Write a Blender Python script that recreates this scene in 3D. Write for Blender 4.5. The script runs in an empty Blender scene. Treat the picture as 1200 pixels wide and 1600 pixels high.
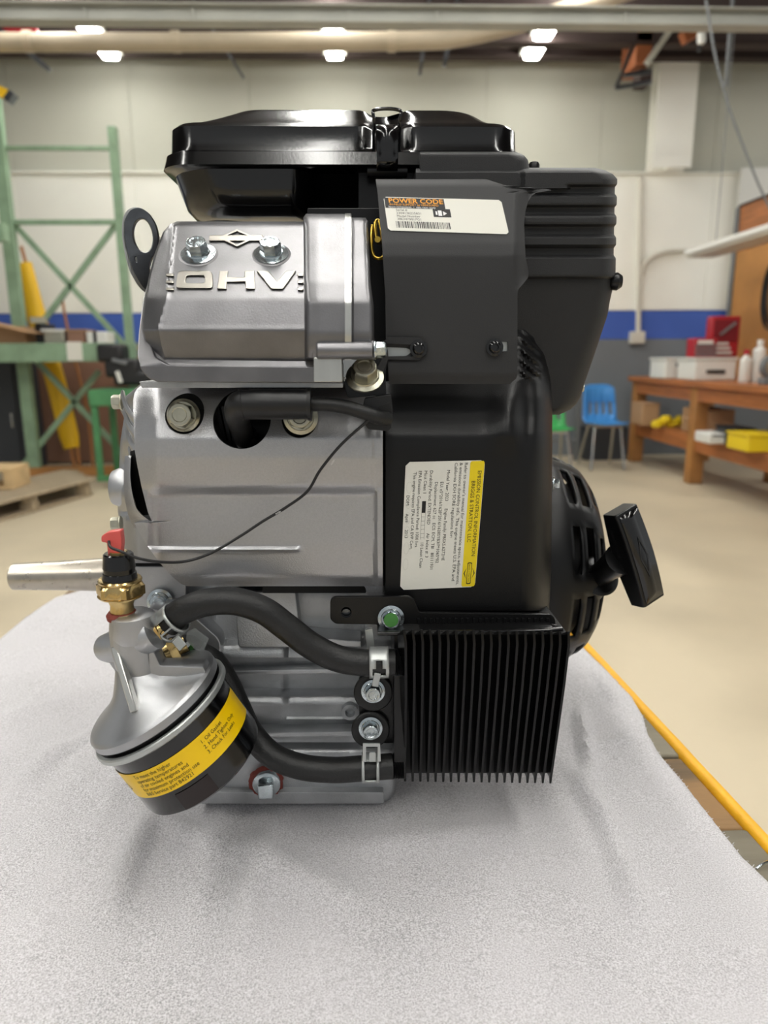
import bpy, bmesh, math, random
from mathutils import Vector, Matrix, noise
random.seed(7)
C = bpy.context.scene
COL = C.collection
R = math.radians

# ---------------- camera ----------------
FPX = 1110.0
EYE = 1.13
CAMLOC = Vector((0, 0, EYE))
ROT = Matrix.Rotation(R(-1.9), 3, 'Z') @ Matrix.Rotation(R(90 - 12.4), 3, 'X') @ Matrix.Rotation(R(-0.4), 3, 'Z')
cd = bpy.data.cameras.new('camera'); cam = bpy.data.objects.new('camera', cd); COL.objects.link(cam)
cam.matrix_world = Matrix.Translation(CAMLOC) @ ROT.to_4x4()
cd.sensor_fit = 'VERTICAL'; cd.sensor_height = 34.6; cd.sensor_width = 25.95
cd.lens = FPX / 1600 * 34.6
cd.clip_start = 0.02
cd.dof.use_dof = True; cd.dof.focus_distance = 0.455; cd.dof.aperture_fstop = 7.2
C.camera = cam
# ---------------- exposure, world ----------------
C.view_settings.view_transform = 'Standard'
C.view_settings.look = 'None'
C.view_settings.gamma = 1
C.view_settings.use_curve_mapping = False
C.view_settings.exposure = 0.0
w = bpy.data.worlds.new('shop_air'); C.world = w; w.use_nodes = True
bgn = w.node_tree.nodes['Background']
bgn.inputs[0].default_value = (0.90, 0.92, 0.92, 1)
bgn.inputs[1].default_value = 0.46
LAMP = 33.0          # emission of every ceiling tube diffuser

# ---------------- helpers ----------------
def ray(px, py):
    return ROT @ Vector(((px - 600) / FPX, (800 - py) / FPX, -1))
def A(px, py, Y):                       # photograph point carried to real distance Y
    d = ray(px, py); return CAMLOC + d * (Y / d.y)
def Fz(px, py, z=0.0):                  # photograph point carried to real height z
    d = ray(px, py); return CAMLOC + d * ((z - EYE) / d.z)
def lerp(pts, t):
    if t <= pts[0][0]: return pts[0][1]
    for (a, va), (b, vb) in zip(pts, pts[1:]):
        if t <= b: return va + (vb - va) * (t - a) / (b - a)
    return pts[-1][1]
def slerp_(pts, t):                     # smoothed interpolation
    h = 3.0
    return (lerp(pts, t - h) + 2 * lerp(pts, t) + lerp(pts, t + h)) / 4
def sm(a, b, t):
    t = max(0, min(1, (t - a) / (b - a))); return t * t * (3 - 2 * t)
def srgb(h):
    h = h.lstrip('#'); c = [int(h[i:i+2], 16) / 255 for i in (0, 2, 4)]
    return tuple((x / 12.92 if x < .04045 else ((x + .055) / 1.055) ** 2.4) for x in c) + (1,)

def mat(name, col, rough=.5, metal=0.0, bump=0.0, scale=200.0, var=0.0, vscale=30.0, coat=0.0, emit=0.0,
        rvar=0.0, trans=0.0, detail=3.0, stretch=None, dark=None, alpha=1.0, spec=.5):
    m = bpy.data.materials.new(name); m.use_nodes = True
    nt = m.node_tree; b = nt.nodes['Principled BSDF']
    b.inputs["Specular IOR Level"].default_value = spec
    c = srgb(col) if isinstance(col, str) else tuple(col) + (1,)
    b.inputs['Base Color'].default_value = c
    b.inputs['Roughness'].default_value = rough
    b.inputs['Metallic'].default_value = metal
    b.inputs['Coat Weight'].default_value = coat
    b.inputs['Coat Roughness'].default_value = 0.08
    b.inputs['Transmission Weight'].default_value = trans
    b.inputs['Alpha'].default_value = alpha
    if emit:
        b.inputs['Emission Color'].default_value = c; b.inputs['Emission Strength'].default_value = emit
    tc = nt.nodes.new('ShaderNodeTexCoord'); mp = nt.nodes.new('ShaderNodeMapping')
    nt.links.new(tc.outputs['Object'], mp.inputs[0])
    if stretch: mp.inputs['Scale'].default_value = stretch
    def noise_(s, d):
        n = nt.nodes.new('ShaderNodeTexNoise'); n.inputs['Scale'].default_value = s; n.inputs['Detail'].default_value = d
        nt.links.new(mp.outputs[0], n.inputs['Vector']); return n
    if var or rvar:
        n = noise_(vscale, 5)
    if var:
        cr = nt.nodes.new('ShaderNodeMix'); cr.data_type = 'RGBA'
        dk = srgb(dark) if dark else tuple(x * (1 - var) for x in c[:3]) + (1,)
        lt = c if dark else tuple(min(1, x * (1 + var * .6)) for x in c[:3]) + (1,)
        cr.inputs[6].default_value = dk; cr.inputs[7].default_value = lt
        mr = nt.nodes.new('ShaderNodeMapRange'); mr.inputs[1].default_value = .35; mr.inputs[2].default_value = .65
        nt.links.new(n.outputs[0], mr.inputs[0]); nt.links.new(mr.outputs[0], cr.inputs[0])
        nt.links.new(cr.outputs[2], b.inputs['Base Color'])
    if rvar:
        m2 = nt.nodes.new('ShaderNodeMapRange'); m2.inputs[1].default_value = .3; m2.inputs[2].default_value = .7
        m2.inputs[3].default_value = max(0.02, rough - rvar); m2.inputs[4].default_value = min(1, rough + rvar)
        nt.links.new(n.outputs[0], m2.inputs[0]); nt.links.new(m2.outputs[0], b.inputs['Roughness'])
    if bump:
        bn = noise_(scale, detail); bp = nt.nodes.new('ShaderNodeBump')
        bp.inputs['Strength'].default_value = bump; bp.inputs['Distance'].default_value = .001
        nt.links.new(bn.outputs[0], bp.inputs['Height']); nt.links.new(bp.outputs[0], b.inputs['Normal'])
    return m

WORG = {}
def thing(name, label, cat, loc, group=None):
    o = bpy.data.objects.new(name, None); COL.objects.link(o); o.location = loc
    o.empty_display_size = .05; WORG[o] = Vector(loc)
    tag(o, label, cat, group); return o
def tag(o, label=None, cat=None, group=None, kind=None):
    if label: o['label'] = label
    if cat: o['category'] = cat
    if group: o['group'] = group
    if kind: o['kind'] = kind
    return o
def obj(name, vf, m, parent=None, smooth=40, label=None, bevel=0, seg=2):
    V, Fc = vf
    lo = [min(v[i] for v in V) for i in range(3)]; hi = [max(v[i] for v in V) for i in range(3)]
    c = Vector(((lo[0]+hi[0])/2, (lo[1]+hi[1])/2, (lo[2]+hi[2])/2 if parent else lo[2]))
    me = bpy.data.meshes.new(name)
    me.from_pydata([tuple(Vector(v) - c) for v in V], [], Fc); me.validate(); me.update()
    bm = bmesh.new(); bm.from_mesh(me); bmesh.ops.recalc_face_normals(bm, faces=bm.faces); bm.to_mesh(me); bm.free()
    if smooth: me.shade_smooth(); me.set_sharp_from_angle(angle=R(smooth))
    ms = m if isinstance(m, (list, tuple)) else [m]
    for x in ms: me.materials.append(x)
    o = bpy.data.objects.new(name, me); COL.objects.link(o)
    if parent: o.parent = parent; o.location = c - WORG[parent]
    else: o.location = c
    WORG[o] = c.copy()
    if label: o['label'] = label
    if bevel:
        bv = o.modifiers.new('bevel', 'BEVEL'); bv.width = bevel; bv.segments = seg; bv.limit_method = 'ANGLE'; bv.angle_limit = R(40)
        bv.harden_normals = False
    return o
def join(*vfs):
    V = []; Fc = []
    for v, f in vfs:
        n = len(V); V += list(v); Fc += [[i + n for i in q] for q in f]
    return V, Fc
def solidify(o, t, off=1):
    s = o.modifiers.new('thick', 'SOLIDIFY'); s.thickness = t; s.offset = off; return s
def box_vf(x0, x1, y0, y1, z0, z1):
    V = [(x, y, z) for x in (x0, x1) for y in (y0, y1) for z in (z0, z1)]
    return V, [(0,1,3,2),(4,6,7,5),(0,4,5,1),(2,3,7,6),(0,2,6,4),(1,5,7,3)]
def box(name, x0, x1, y0, y1, z0, z1, m, parent=None, bevel=.004, label=None):
    return obj(name, box_vf(x0, x1, y0, y1, z0, z1), m, parent, 40, label, bevel)
def frame(axis, up=None):
    a = Vector(axis).normalized()
    u = Vector(up) if up else (Vector((0,0,1)) if abs(a.z) < .9 else Vector((1,0,0)))
    u = (u - a * u.dot(a)).normalized(); return a, u, a.cross(u)
def bar_vf(p, q, w, h, up=None):        # rectangular bar from p to q
    p = Vector(p); q = Vector(q); a, u, v = frame(q - p, up)
    V = []
    for e in (p, q):
        for s, t in ((-1,-1),(1,-1),(1,1),(-1,1)): V.append(e + v*(s*w/2) + u*(t*h/2))
    return V, [(0,3,2,1),(4,5,6,7),(0,1,5,4),(1,2,6,5),(2,3,7,6),(3,0,4,7)]
def lathe_vf(prof, o, axis, seg=40, up=None, skip=None, cap=True):
    o = Vector(o); a, u, v = frame(axis, up); V = []; Fc = []
    for t, r in prof:
        for k in range(seg):
            th = 2*math.pi*k/seg; V.append(o + a*t + (u*math.cos(th) + v*math.sin(th))*r)
    for i in range(len(prof)-1):
        for k in range(seg):
            if skip and skip(i, k): continue
            k2 = (k+1) % seg; Fc.append((i*seg+k, i*seg+k2, (i+1)*seg+k2, (i+1)*seg+k))
    if cap:
        if prof[0][1] > 1e-5: Fc.append(tuple(range(seg)))
        if prof[-1][1] > 1e-5: Fc.append(tuple(range((len(prof)-1)*seg, len(prof)*seg)))
    return V, Fc
def catmull(P, n):
    P = [Vector(p) for p in P]; out = []
    Q = [P[0]*2 - P[1]] + P + [P[-1]*2 - P[-2]]
    for i in range(1, len(Q)-2):
        for k in range(n):
            t = k/n; a, b, c, d = Q[i-1:i+3]
            out.append(.5*((2*b) + (c-a)*t + (2*a-5*b+4*c-d)*t*t + (3*b-a-3*c+d)*t**3))
    out.append(P[-1]); return out
def tube_vf(P, r, seg=16, n=8, flat=1.0, close=True):
    pts = catmull(P, n) if n > 1 else [Vector(p) for p in P]
    m = len(pts); V = []; Fc = []
    tan = [(pts[min(i+1, m-1)] - pts[max(i-1, 0)]).normalized() for i in range(m)]
    a, u, v = frame(tan[0])
    for i, p in enumerate(pts):
        u = (u - tan[i]*u.dot(tan[i])).normalized(); v = tan[i].cross(u)
        rr = r(i/(m-1)) if callable(r) else r
        for k in range(seg):
            th = 2*math.pi*k/seg; V.append(p + (u*math.cos(th) + v*math.sin(th)*flat)*rr)
    for i in range(m-1):
        for k in range(seg):
            k2 = (k+1) % seg; Fc.append((i*seg+k, i*seg+k2, (i+1)*seg+k2, (i+1)*seg+k))
    if close: Fc.append(tuple(range(seg))); Fc.append(tuple(range((m-1)*seg, m*seg)))
    return V, Fc
def roundpoly(pts, r, n=5):
    out = []; N = len(pts)
    for i in range(N):
        p = Vector(pts[i][:2]); rr = pts[i][2] if len(pts[i]) > 2 else r
        a = Vector(pts[i-1][:2]); b = Vector(pts[(i+1) % N][:2])
        da = (a-p); db = (b-p); la = da.length; lb = db.length
        k = min(rr, la*.48, lb*.48)
        if k < .05: out.append(tuple(p)); continue
        s = p + da/la*k; e = p + db/lb*k
        for j in range(n+1):
            t = j/n; q = s*(1-t)**2 + p*2*t*(1-t) + e*t*t; out.append((q.x, q.y))
    return out
def circ(cx, cy, rx, ry=None, n=28, rot=0):
    ry = ry or rx; c, s = math.cos(rot), math.sin(rot)
    return [(cx + rx*math.cos(2*math.pi*k/n)*c - ry*math.sin(2*math.pi*k/n)*s,
             cy + rx*math.cos(2*math.pi*k/n)*s + ry*math.sin(2*math.pi*k/n)*c) for k in range(n)]
def curve_mesh(cu):
    t = bpy.data.objects.new('t', cu); COL.objects.link(t)
    dg = bpy.context.evaluated_depsgraph_get(); dg.update()
    me = bpy.data.meshes.new_from_object(t.evaluated_get(dg))
    V = [v.co.copy() for v in me.vertices]; Fc = [tuple(p.vertices) for p in me.polygons]
    bpy.data.objects.remove(t); bpy.data.curves.remove(cu); bpy.data.meshes.remove(me); return V, Fc
def flat_vf(outer, holes, ext, bev):
    cu = bpy.data.curves.new('t', 'CURVE'); cu.dimensions = '2D'; cu.fill_mode = 'BOTH'
    cu.extrude = ext/2 - bev if ext/2 > bev else .0; cu.bevel_depth = bev; cu.bevel_resolution = 1; cu.offset = -bev
    for pts in [outer] + list(holes):
        s = cu.splines.new('POLY'); s.points.add(len(pts)-1)
        for q, p in zip(s.points, pts): q.co = (p[0], -p[1], 0, 1)
        s.use_cyclic_u = True
    return curve_mesh(cu)
# a plate drawn by its outline, standing at real distance surf (number or function), extruded straight back by thick metres
def plate_vf(outer, surf, thick, holes=(), bev=1.0, r=0):
    if r: outer = roundpoly(outer, r)
    E = 20.0; V, Fc = flat_vf(outer, holes, E, bev)
    zt = max(v.z for v in V); zb = min(v.z for v in V); out = []
    for v in V:
        Y = surf(v.x, -v.y) if callable(surf) else surf
        p = A(v.x, -v.y, Y)
        s = (Y / FPX) * 1.0
        dz = (zt - v.z)
        half = (zt - zb)/2
        if dz <= bev*1.01: d = dz*s
        elif (v.z - zb) <= bev*1.01: d = thick - (v.z - zb)*s
        else: d = thick/2
        p.y += d; out.append(p)
    return out, Fc
def plate(name, outer, surf, thick, m, parent, holes=(), bev=1.0, r=0, label=None, smooth=30):
    return obj(name, plate_vf(outer, surf, thick, holes, bev, r), m, parent, smooth, label)
# a moulded shell: rows of the outline, each point at its own real distance, walls running straight back
def relief_vf(ys, xl, xr, depth, back=None, nx=50, rl=0, rr=0, rt=0, rb=0, rd=.01, thick=None):
    us = sorted(set([i/nx for i in range(nx+1)] + [0.004, .01, .016, .99, .996, .984]))
    y0, y1 = ys[0], ys[-1]
    V = []; n = len(us)
    def q(d, r):
        if r <= 0 or d >= r: return 0
        t = 1 - max(0, d)/r; return 1 - math.sqrt(max(0, 1 - t*t))
    for y in ys:
        a = xl(y) if callable(xl) else lerp(xl, y); b = xr(y) if callable(xr) else lerp(xr, y)
        for u in us:
            x = a + (b-a)*u
            Y = depth(x, y) + rd*(q(x-a, rl) + q(b-x, rr) + q(y-y0, rt) + q(y1-y, rb))
            V.append(A(x, y, Y))
    m = len(ys); Fc = [(j*n+i, j*n+i+1, (j+1)*n+i+1, (j+1)*n+i) for j in range(m-1) for i in range(n-1)]
    if back is not None or thick:
        per = [i for i in range(n)] + [j*n+n-1 for j in range(1, m)] + [(m-1)*n+i for i in range(n-2, -1, -1)] + [j*n for j in range(m-2, 0, -1)]
        s = len(V)
        for i in per:
            p = V[i].copy(); p.y = p.y + thick if thick else max(back, p.y + .0005); V.append(p)
        k = len(per)
        for i in range(k): Fc.append((per[i], s+i, s+(i+1) % k, per[(i+1) % k]))
        if thick:
            mp = {i: s+q_ for q_, i in enumerate(per)}
            for i in range(m*n):
                if i not in mp: mp[i] = len(V); p = V[i].copy(); p.y += thick; V.append(p)
            Fc += [tuple(mp[i] for i in reversed(f)) for f in Fc[:(m-1)*(n-1)]]
        else: Fc.append(tuple(range(s, s+k)))
    return V, Fc
def rows(a, b, st=4): 
    n = max(2, int((b-a)/st)); return [a + (b-a)*i/n for i in range(n+1)]
def boolcut(o, cutters):
    for vf in cutters:
        c = obj('cut', vf, o.data.materials[0], None, 0)
        md = o.modifiers.new('b', 'BOOLEAN'); md.operation = 'DIFFERENCE'; md.solver = 'EXACT'; md.object = c
        c['x'] = 1
    bpy.context.view_layer.update()
    dg = bpy.context.evaluated_depsgraph_get(); dg.update()
    me = bpy.data.meshes.new_from_object(o.evaluated_get(dg))
    me.name = o.name; o.modifiers.clear(); o.data = me
    me.shade_smooth(); me.set_sharp_from_angle(angle=R(35))
    for c in [c for c in COL.objects if 'x' in c]:
        WORG.pop(c, None); bpy.data.objects.remove(c)
def text_vf(s, size, cx=False, spacing=1.0, xs=1.0, bold=0.0):
    cu = bpy.data.curves.new('t', 'FONT'); cu.body = s; cu.size = size; cu.space_character = spacing
    cu.align_x = 'CENTER' if cx else 'LEFT'; cu.resolution_u = 2; cu.offset = bold
    V, Fc = curve_mesh(cu); return [Vector((v.x*xs, v.y, 0)) for v in V], Fc
class Decal:                            # flat print lying on a surface: s,t in label units -> px quad -> surface
    def __init__(self, quad, W, H, surf, lift=.0004):   # quad: px of (0,0),(W,0),(W,H),(0,H) ; t upward
        self.q = [Vector(p) for p in quad]; self.W, self.H, self.surf, self.lift = W, H, surf, lift
    def pt(self, s, t, lift=0):
        u = s/self.W; v = t/self.H; a, b, c, d = self.q
        p = a*(1-u)*(1-v) + b*u*(1-v) + c*u*v + d*(1-u)*v
        return A(p.x, p.y, self.surf(p.x, p.y) - self.lift - lift)
    def poly(self, pts, lift=0):        # subdivided polygon strip
        return [self.pt(x, y, lift) for x, y in pts], [tuple(range(len(pts)))]
    def rect(self, x0, y0, x1, y1, lift=0, r=0, n=12):
        V = []; Fc = []
        for j in range(n+1):
            y = y0 + (y1-y0)*j/n; ins = 0
            if r:
                e = min(y-y0, y1-y)
                if e < r: ins = r - math.sqrt(max(0, r*r - (r-e)**2))
            for i in range(n+1): V.append(self.pt(x0+ins + (x1-x0-2*ins)*i/n, y, lift))
        for j in range(n):
            for i in range(n): k = j*(n+1)+i; Fc.append((k, k+1, k+n+2, k+n+1))
        return V, Fc
    def text(self, s, x, y, size, lift=.0001, **kw):
        V, Fc = text_vf(s, size, **kw); return [self.pt(v.x+x, v.y+y, lift) for v in V], Fc
def hex_bolt(name, p, axis, r, h, m, parent, washer=1.45, wh=None, label=None, rot=.2, cap=True):
    p = Vector(p); a, u, v = frame(axis); wh = wh or r*.18
    parts = [lathe_vf([(-wh*.5, r*washer*.9), (0, r*washer), (wh*.5, r*washer), (wh, r*1.12), (wh*1.4, r*1.05)], p, a, 32)]
    V = []; Fc = []; K = 12; c30 = math.cos(math.pi/6)
    for t, rc, rm in ((wh, 1.0, c30), (h*.84, 1.0, c30), (h*.97, .90, .88), (h, .82, .82), (h, .60, .60), (h*.955, .52, .52), (h*.955, .02, .02)):
        for k in range(K):
            th = 2*math.pi*k/K + rot; rr = r*(rc if k % 2 == 0 else rm)
            V.append(p + a*t + (u*math.cos(th) + v*math.sin(th))*rr)
    for i in range(6):
        for k in range(K):
            k2 = (k+1) % K; Fc.append((i*K+k, i*K+k2, (i+1)*K+k2, (i+1)*K+k))
    parts.append((V, Fc))
    return obj(name, join(*parts), m, parent, 28, label)

# ---------------- materials ----------------
M = {}
M['cast'] = mat('cast_aluminium', '#b2b3b5', .38, .95, .10, 1200, .12, 28, rvar=.05)
M['cast_grey'] = mat('valve_cover_aluminium', '#858486', .40, .95, .10, 1200, .22, 22, rvar=.04)
M['cast_bright'] = mat('contrast_raised_aluminium', '#aaa69e', .34, 1.0, .1, 1200, .1, 60)  # lighter copy of the cover metal, standing in for missing shading contrast
M['cast_rough'] = mat('sand_cast_aluminium', '#b6b8ba', .42, .9, .3, 900, .18, 40, rvar=.08)
M['machined'] = mat('machined_aluminium', '#cfcfca', .28, 1.0, .2, 900, .08, 60, stretch=(1, 1, .1))
M['silver_paint'] = mat('silver_paint', '#b6b6b8', .33, .85, .25, 1500, .04, 800)
M['zinc'] = mat('zinc_plate', '#c3ccd0', .22, 1.0, .1, 300, .15, 120, rvar=.08)
M['zinc_yellow'] = mat('yellow_zinc', '#c8a84a', .28, 1.0)
M['zinc_dull'] = mat('dull_zinc', '#b9b6a4', .34, 1.0, .15, 300, .15, 100)
M['brass'] = mat('brass', '#cdb27a', .22, 1.0, .1, 400, .12, 150)
M['steel'] = mat('shaft_steel', '#b5aea2', .30, 1.0, .05, 400, .08, 90, rvar=.05)
M['dark_steel'] = mat('dark_steel', '#74777b', .3, 1.0, .15, 300, .25, 60)
M['gloss_black'] = mat('gloss_black_paint', '#050506', .17, 0, .03, 500, coat=.35)
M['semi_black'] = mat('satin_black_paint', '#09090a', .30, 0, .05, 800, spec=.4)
M['matte_black'] = mat('matte_black_plastic', '#242425', .55, 0, .25, 1500, .06, 60, spec=.4)
M['shield_black'] = mat('shield_black_plastic', '#2a2a2b', .58, 0, .12, 1800, .05, 40, spec=.4)
M['shroud_black'] = mat('shroud_black_plastic', '#0c0c0d', .38, 0, .1, 1500, spec=.33)
M['fin_black'] = mat('fin_black_paint', '#040405', .25, 0, .05, 800, spec=.3)
M['rubber'] = mat('black_rubber', '#131313', .48, 0, .3, 500, .1, 60, stretch=(1, 1, 1))
M['boot'] = mat('boot_rubber', '#101011', .42, 0, .1, 500)
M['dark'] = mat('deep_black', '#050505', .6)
M['red'] = mat('red_plastic', '#e2605a', .3, 0, trans=.15)
M['sealant'] = mat('red_sealant', '#7c2f22', .6, 0, .5, 600)
M['green_dot'] = mat('green_marker_paint', '#3f7a36', .45)
M['label_white'] = mat('label_white', '#dedcd2', .4)
M['label_yellow'] = mat('label_yellow', '#e6cc12', .4)
M['filter_yellow'] = mat('filter_yellow', '#f0c400', .35)
M['ink'] = mat('black_ink', '#0d0d0d', .5)
M['ink_grey'] = mat('grey_ink', '#b4b1a6', .5)
M['orange_ink'] = mat('orange_ink', '#f0a010', .5)
M['white_ink'] = mat('white_ink', '#e8e8e8', .5)
M['clamp'] = mat('clamp_steel', '#b7bab8', .38, .75)
M['clear'] = mat('clear_tab', '#c8ccca', .2, 0, alpha=.35)
M['concrete'] = mat('concrete_floor', '#c6b99f', .5, 0, .3, 60, .13, 1.4, rvar=.1)
M['wall_white'] = mat('wall_white', '#f8f7ee', .75, 0, .3, 40, .04, 1.2)
M['wall_upper'] = mat('wall_upper', '#bdbdb0', .8, 0, .2, 30, .05, .8)
M['wall_blue'] = mat('wall_blue', '#4060b4', .6)
M['wall_grey'] = mat('wall_grey', '#73787d', .7, 0, .2, 30, .06, 2)
M['roof'] = mat('roof_deck', '#3a3330', .9, 0, 0, 5, .4, 3)
M['joist'] = mat('joist', '#3c2f2b', .8)
M['beam'] = mat('beam_paint', '#a8a89f', .6, 0, 0, 5, .12, 2)
M['pipe'] = mat('pipe_paint', '#b5a892', .5, 0, 0, 5, .1, 3)
M['conduit'] = mat('conduit_white', '#d3cfc2', .5)
M['lamp'] = mat('lamp_tube', (1.0, .985, .94), .5, emit=LAMP)
M['lamp_case'] = mat('lamp_case', '#b9b9b0', .5)
M['cloth'] = None
M['rack_green'] = mat('rack_green', '#86a184', .5, 0, 0, 5, .15, 8)
M['cart_green'] = mat('cart_green', '#4f8c5c', .5, 0, 0, 5, .15, 8)
M['yellow'] = mat('yellow_vinyl', '#e8b80c', .5)
M['wood_handle'] = mat('wood_handle', '#a9713f', .6)
M['brownboard'] = mat('brown_board', '#8d6a58', .8, 0, 0, 5, .08, 2)
M['cabinet'] = mat('dark_cabinet', '#33363b', .55)
M['card'] = mat('cardboard', '#a98663', .8)
M['blackstuff'] = mat('black_housing', '#19191b', .5)
M['pallet'] = mat('pallet_wood', '#a3937a', .8, 0, .3, 30, .25, 6, stretch=(.3, 3, 3))
M['pallet2'] = mat('fresh_pallet_wood', '#cdb083', .8, 0, .3, 30, .15, 6)
M['benchwood'] = mat('bench_wood', '#a9693a', .45, 0, .1, 30, .25, 6, stretch=(4, .4, 4))
M['benchleg'] = mat('bench_leg_wood', '#a8753f', .5, 0, .1, 30, .2, 6)
M['peg'] = mat('pegboard', '#b98346', .6, 0, 0, 5, .12, 4)
M['bluechair'] = mat('blue_plastic', '#3c86c9', .4)
M['greenchair'] = mat('green_plastic', '#36a052', .4)
M['chrome'] = mat('chrome', '#b9b9b6', .2, 1)
M['white'] = mat('white_plastic', '#dcdcd6', .5)
M['redbox'] = mat('red_case', '#a8202a', .4)
M['yellowbin'] = mat('yellow_bin', '#e2c51e', .45)
M['nosing'] = mat('yellow_nosing', '#e6a91a', .5, 0, .5, 200, .1, 30)
M['wood_brown'] = mat('worn_brown_plank', '#8b6a42', .7, 0, .8, 120, .45, 18, stretch=(.25, 2, 1), dark='#5a4a35')
M['wood_grey'] = mat('worn_grey_plank', '#7c7565', .75, 0, .8, 120, .45, 14, stretch=(.25, 2, 1), dark='#57503f')
M['greyframe'] = mat('grey_frame', '#6e7173', .5)
M['rust'] = mat('rust_timber', '#9a5a35', .7)

# fleece-like cloth
m = bpy.data.materials.new('felt_cloth'); m.use_nodes = True; nt = m.node_tree; b = nt.nodes['Principled BSDF']
b.inputs['Roughness'].default_value = .95; b.inputs['Sheen Weight'].default_value = .25
tc = nt.nodes.new('ShaderNodeTexCoord')
n1 = nt.nodes.new('ShaderNodeTexNoise'); n1.inputs['Scale'].default_value = 1000; n1.inputs['Detail'].default_value = 5; n1.inputs['Roughness'].default_value = .75
n2 = nt.nodes.new('ShaderNodeTexNoise'); n2.inputs['Scale'].default_value = 9; n2.inputs['Detail'].default_value = 3
n3 = nt.nodes.new('ShaderNodeTexNoise'); n3.inputs['Scale'].default_value = 350; n3.inputs['Detail'].default_value = 4
for n in (n1, n2, n3): nt.links.new(tc.outputs['Object'], n.inputs['Vector'])
cr = nt.nodes.new('ShaderNodeValToRGB'); e = cr.color_ramp.elements
e[0].position = .36; e[0].color = srgb('#817f80'); e[1].position = .60; e[1].color = srgb('#d8d6d8')
nt.links.new(n1.outputs[0], cr.inputs[0])
mx = nt.nodes.new('ShaderNodeMix'); mx.data_type = 'RGBA'
mr = nt.nodes.new('ShaderNodeMapRange'); mr.inputs[1].default_value = .35; mr.inputs[2].default_value = .7; mr.inputs[3].default_value = .0; mr.inputs[4].default_value = .5
nt.links.new(n2.outputs[0], mr.inputs[0]); nt.links.new(mr.outputs[0], mx.inputs[0])
nt.links.new(cr.outputs[0], mx.inputs[6]); mx.inputs[7].default_value = srgb('#c9c6c9')
nt.links.new(mx.outputs[2], b.inputs['Base Color'])
bp = nt.nodes.new('ShaderNodeBump'); bp.inputs['Strength'].default_value = .8; bp.inputs['Distance'].default_value = .0012
nt.links.new(n3.outputs[0], bp.inputs['Height']); nt.links.new(bp.outputs[0], b.inputs['Normal'])
M['cloth'] = m

# ---------------- setting ----------------
WY = 8.1                                # back wall distance
def struct(name, vf, m, bevel=0): 
    o = obj(name, vf, m, None, 40, None, bevel); o['kind'] = 'structure'; return o
zb0 = A(1000, 530, WY - .05).z; zb1 = A(1000, 486, WY - .05).z; zl = A(1000, 273, WY - .1).z
struct('floor', box_vf(-9, 9, -3.5, WY + .3, -.1, 0), M['concrete'])
struct('ceiling', box_vf(-9, 9, -3.5, WY + .3, 4.45, 4.55), M['roof'])
wb = struct('wall_back', box_vf(-9, 9, WY, WY + .2, 0, 4.45), M['wall_upper'])
xs = [-8.4 + 1.22*i for i in range(15)]
for a, b_ in zip(xs, xs[1:]):
    box('panel', a + .0012, b_ - .0012, WY - .10, WY - .001, zb1 + .006, zl, M['wall_white'], wb, .004)
    box('panel', a + .0012, b_ - .0012, WY - .04, WY - .001, zl + .02, 4.35, M['wall_upper'], wb, .004)
box('blue_band', -9, 9, WY - .10, WY - .001, zb0, zb1, M['wall_blue'], wb, .002, 'blue painted band')
box('grey_dado', -9, 9, WY - .10, WY - .001, .001, zb0 - .002, M['wall_grey'], wb, .002, 'grey painted lower wall')
box('ledge', -9, 9, WY - .14, WY - .001, zl, zl + .02, M['wall_white'], wb, .004)
# white column standing on the ledge
c0 = A(1018, 270, WY - .3); c1 = A(1078, 270, WY - .3)
cl = struct('trim_1', box_vf(c0.x, c1.x, WY - .32, WY - .30, zl + .02, 4.2), M['wall_white'])
box('web', (c0.x+c1.x)/2 - .02, (c0.x+c1.x)/2 + .02, WY - .30, WY - .15, zl + .02, 4.2, M['wall_white'], cl)
box('flange', c0.x, c1.x, WY - .15, WY - .13, zl + .02, 4.2, M['wall_white'], cl)
# steel beams and pipe below the roof
def hbar(name, px0, px1, pyc, hpx, Y, dep, m, label, cat, kind=None):
    a = A(px0, pyc, Y); b = A(px1, pyc, Y); h = hpx/FPX*Y*1.0
    z = A(600, pyc, Y).z
    return a.x, b.x, Y, Y+dep, z-h/2, z+h/2
x0, x1, y0, y1, z0, z1 = hbar('', -120, 1320, 22, 18, 5.4, .1, None, '', '')
t = thing('roof_beam', 'pale grey channel beam crossing under the roof at the top of the frame', 'beam', ((x0+x1)/2, 5.4, z0))
box('web', x0, x1, 5.44, 5.46, z0, z1, M['beam'], t); box('lower_flange', x0, x1, 5.38, 5.5, z0 - .012, z0, M['beam'], t); box('upper_flange', x0, x1, 5.38, 5.5, z1, z1+.012, M['beam'], t)
for px in (130, 300, 545, 684, 980, 1110):
    p = A(px, 24, 5.4); box('stiffener', p.x-.01, p.x+.01, 5.42, 5.44, z0+.004, z1-.004, M['beam'], t, .002)
P = [A(-150, 66, 5.9), A(300, 66, 5.9), A(640, 64, 5.9), A(720, 58, 5.9), A(800, 40, 5.9), A(900, 12, 5.9), A(1000, -20, 5.9)]
pp = obj('overhead_pipe', tube_vf(P, .063, 16, 8), M['pipe']); tag(pp, 'beige round pipe under the roof, bending up to the right', 'pipe')
for px in (45, 275, 612):
    q = A(px, 65, 5.9); obj('pipe_coupling', lathe_vf([(-.03, .071), (.03, .071)], q, (1, 0, 0), 20), M['pipe'], pp)
def joist(py, Y, h, lab, m=M['joist']):
    a = A(-200, py, Y); b = A(1400, py, Y); z = A(600, py, Y).z
    t = obj('roof_joist', join(box_vf(a.x, b.x, Y, Y+.05, z-h, z), box_vf(a.x, b.x, Y-.04, Y+.09, z-h-.02, z-h)), m); tag(t, lab, 'joist'); return t
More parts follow.
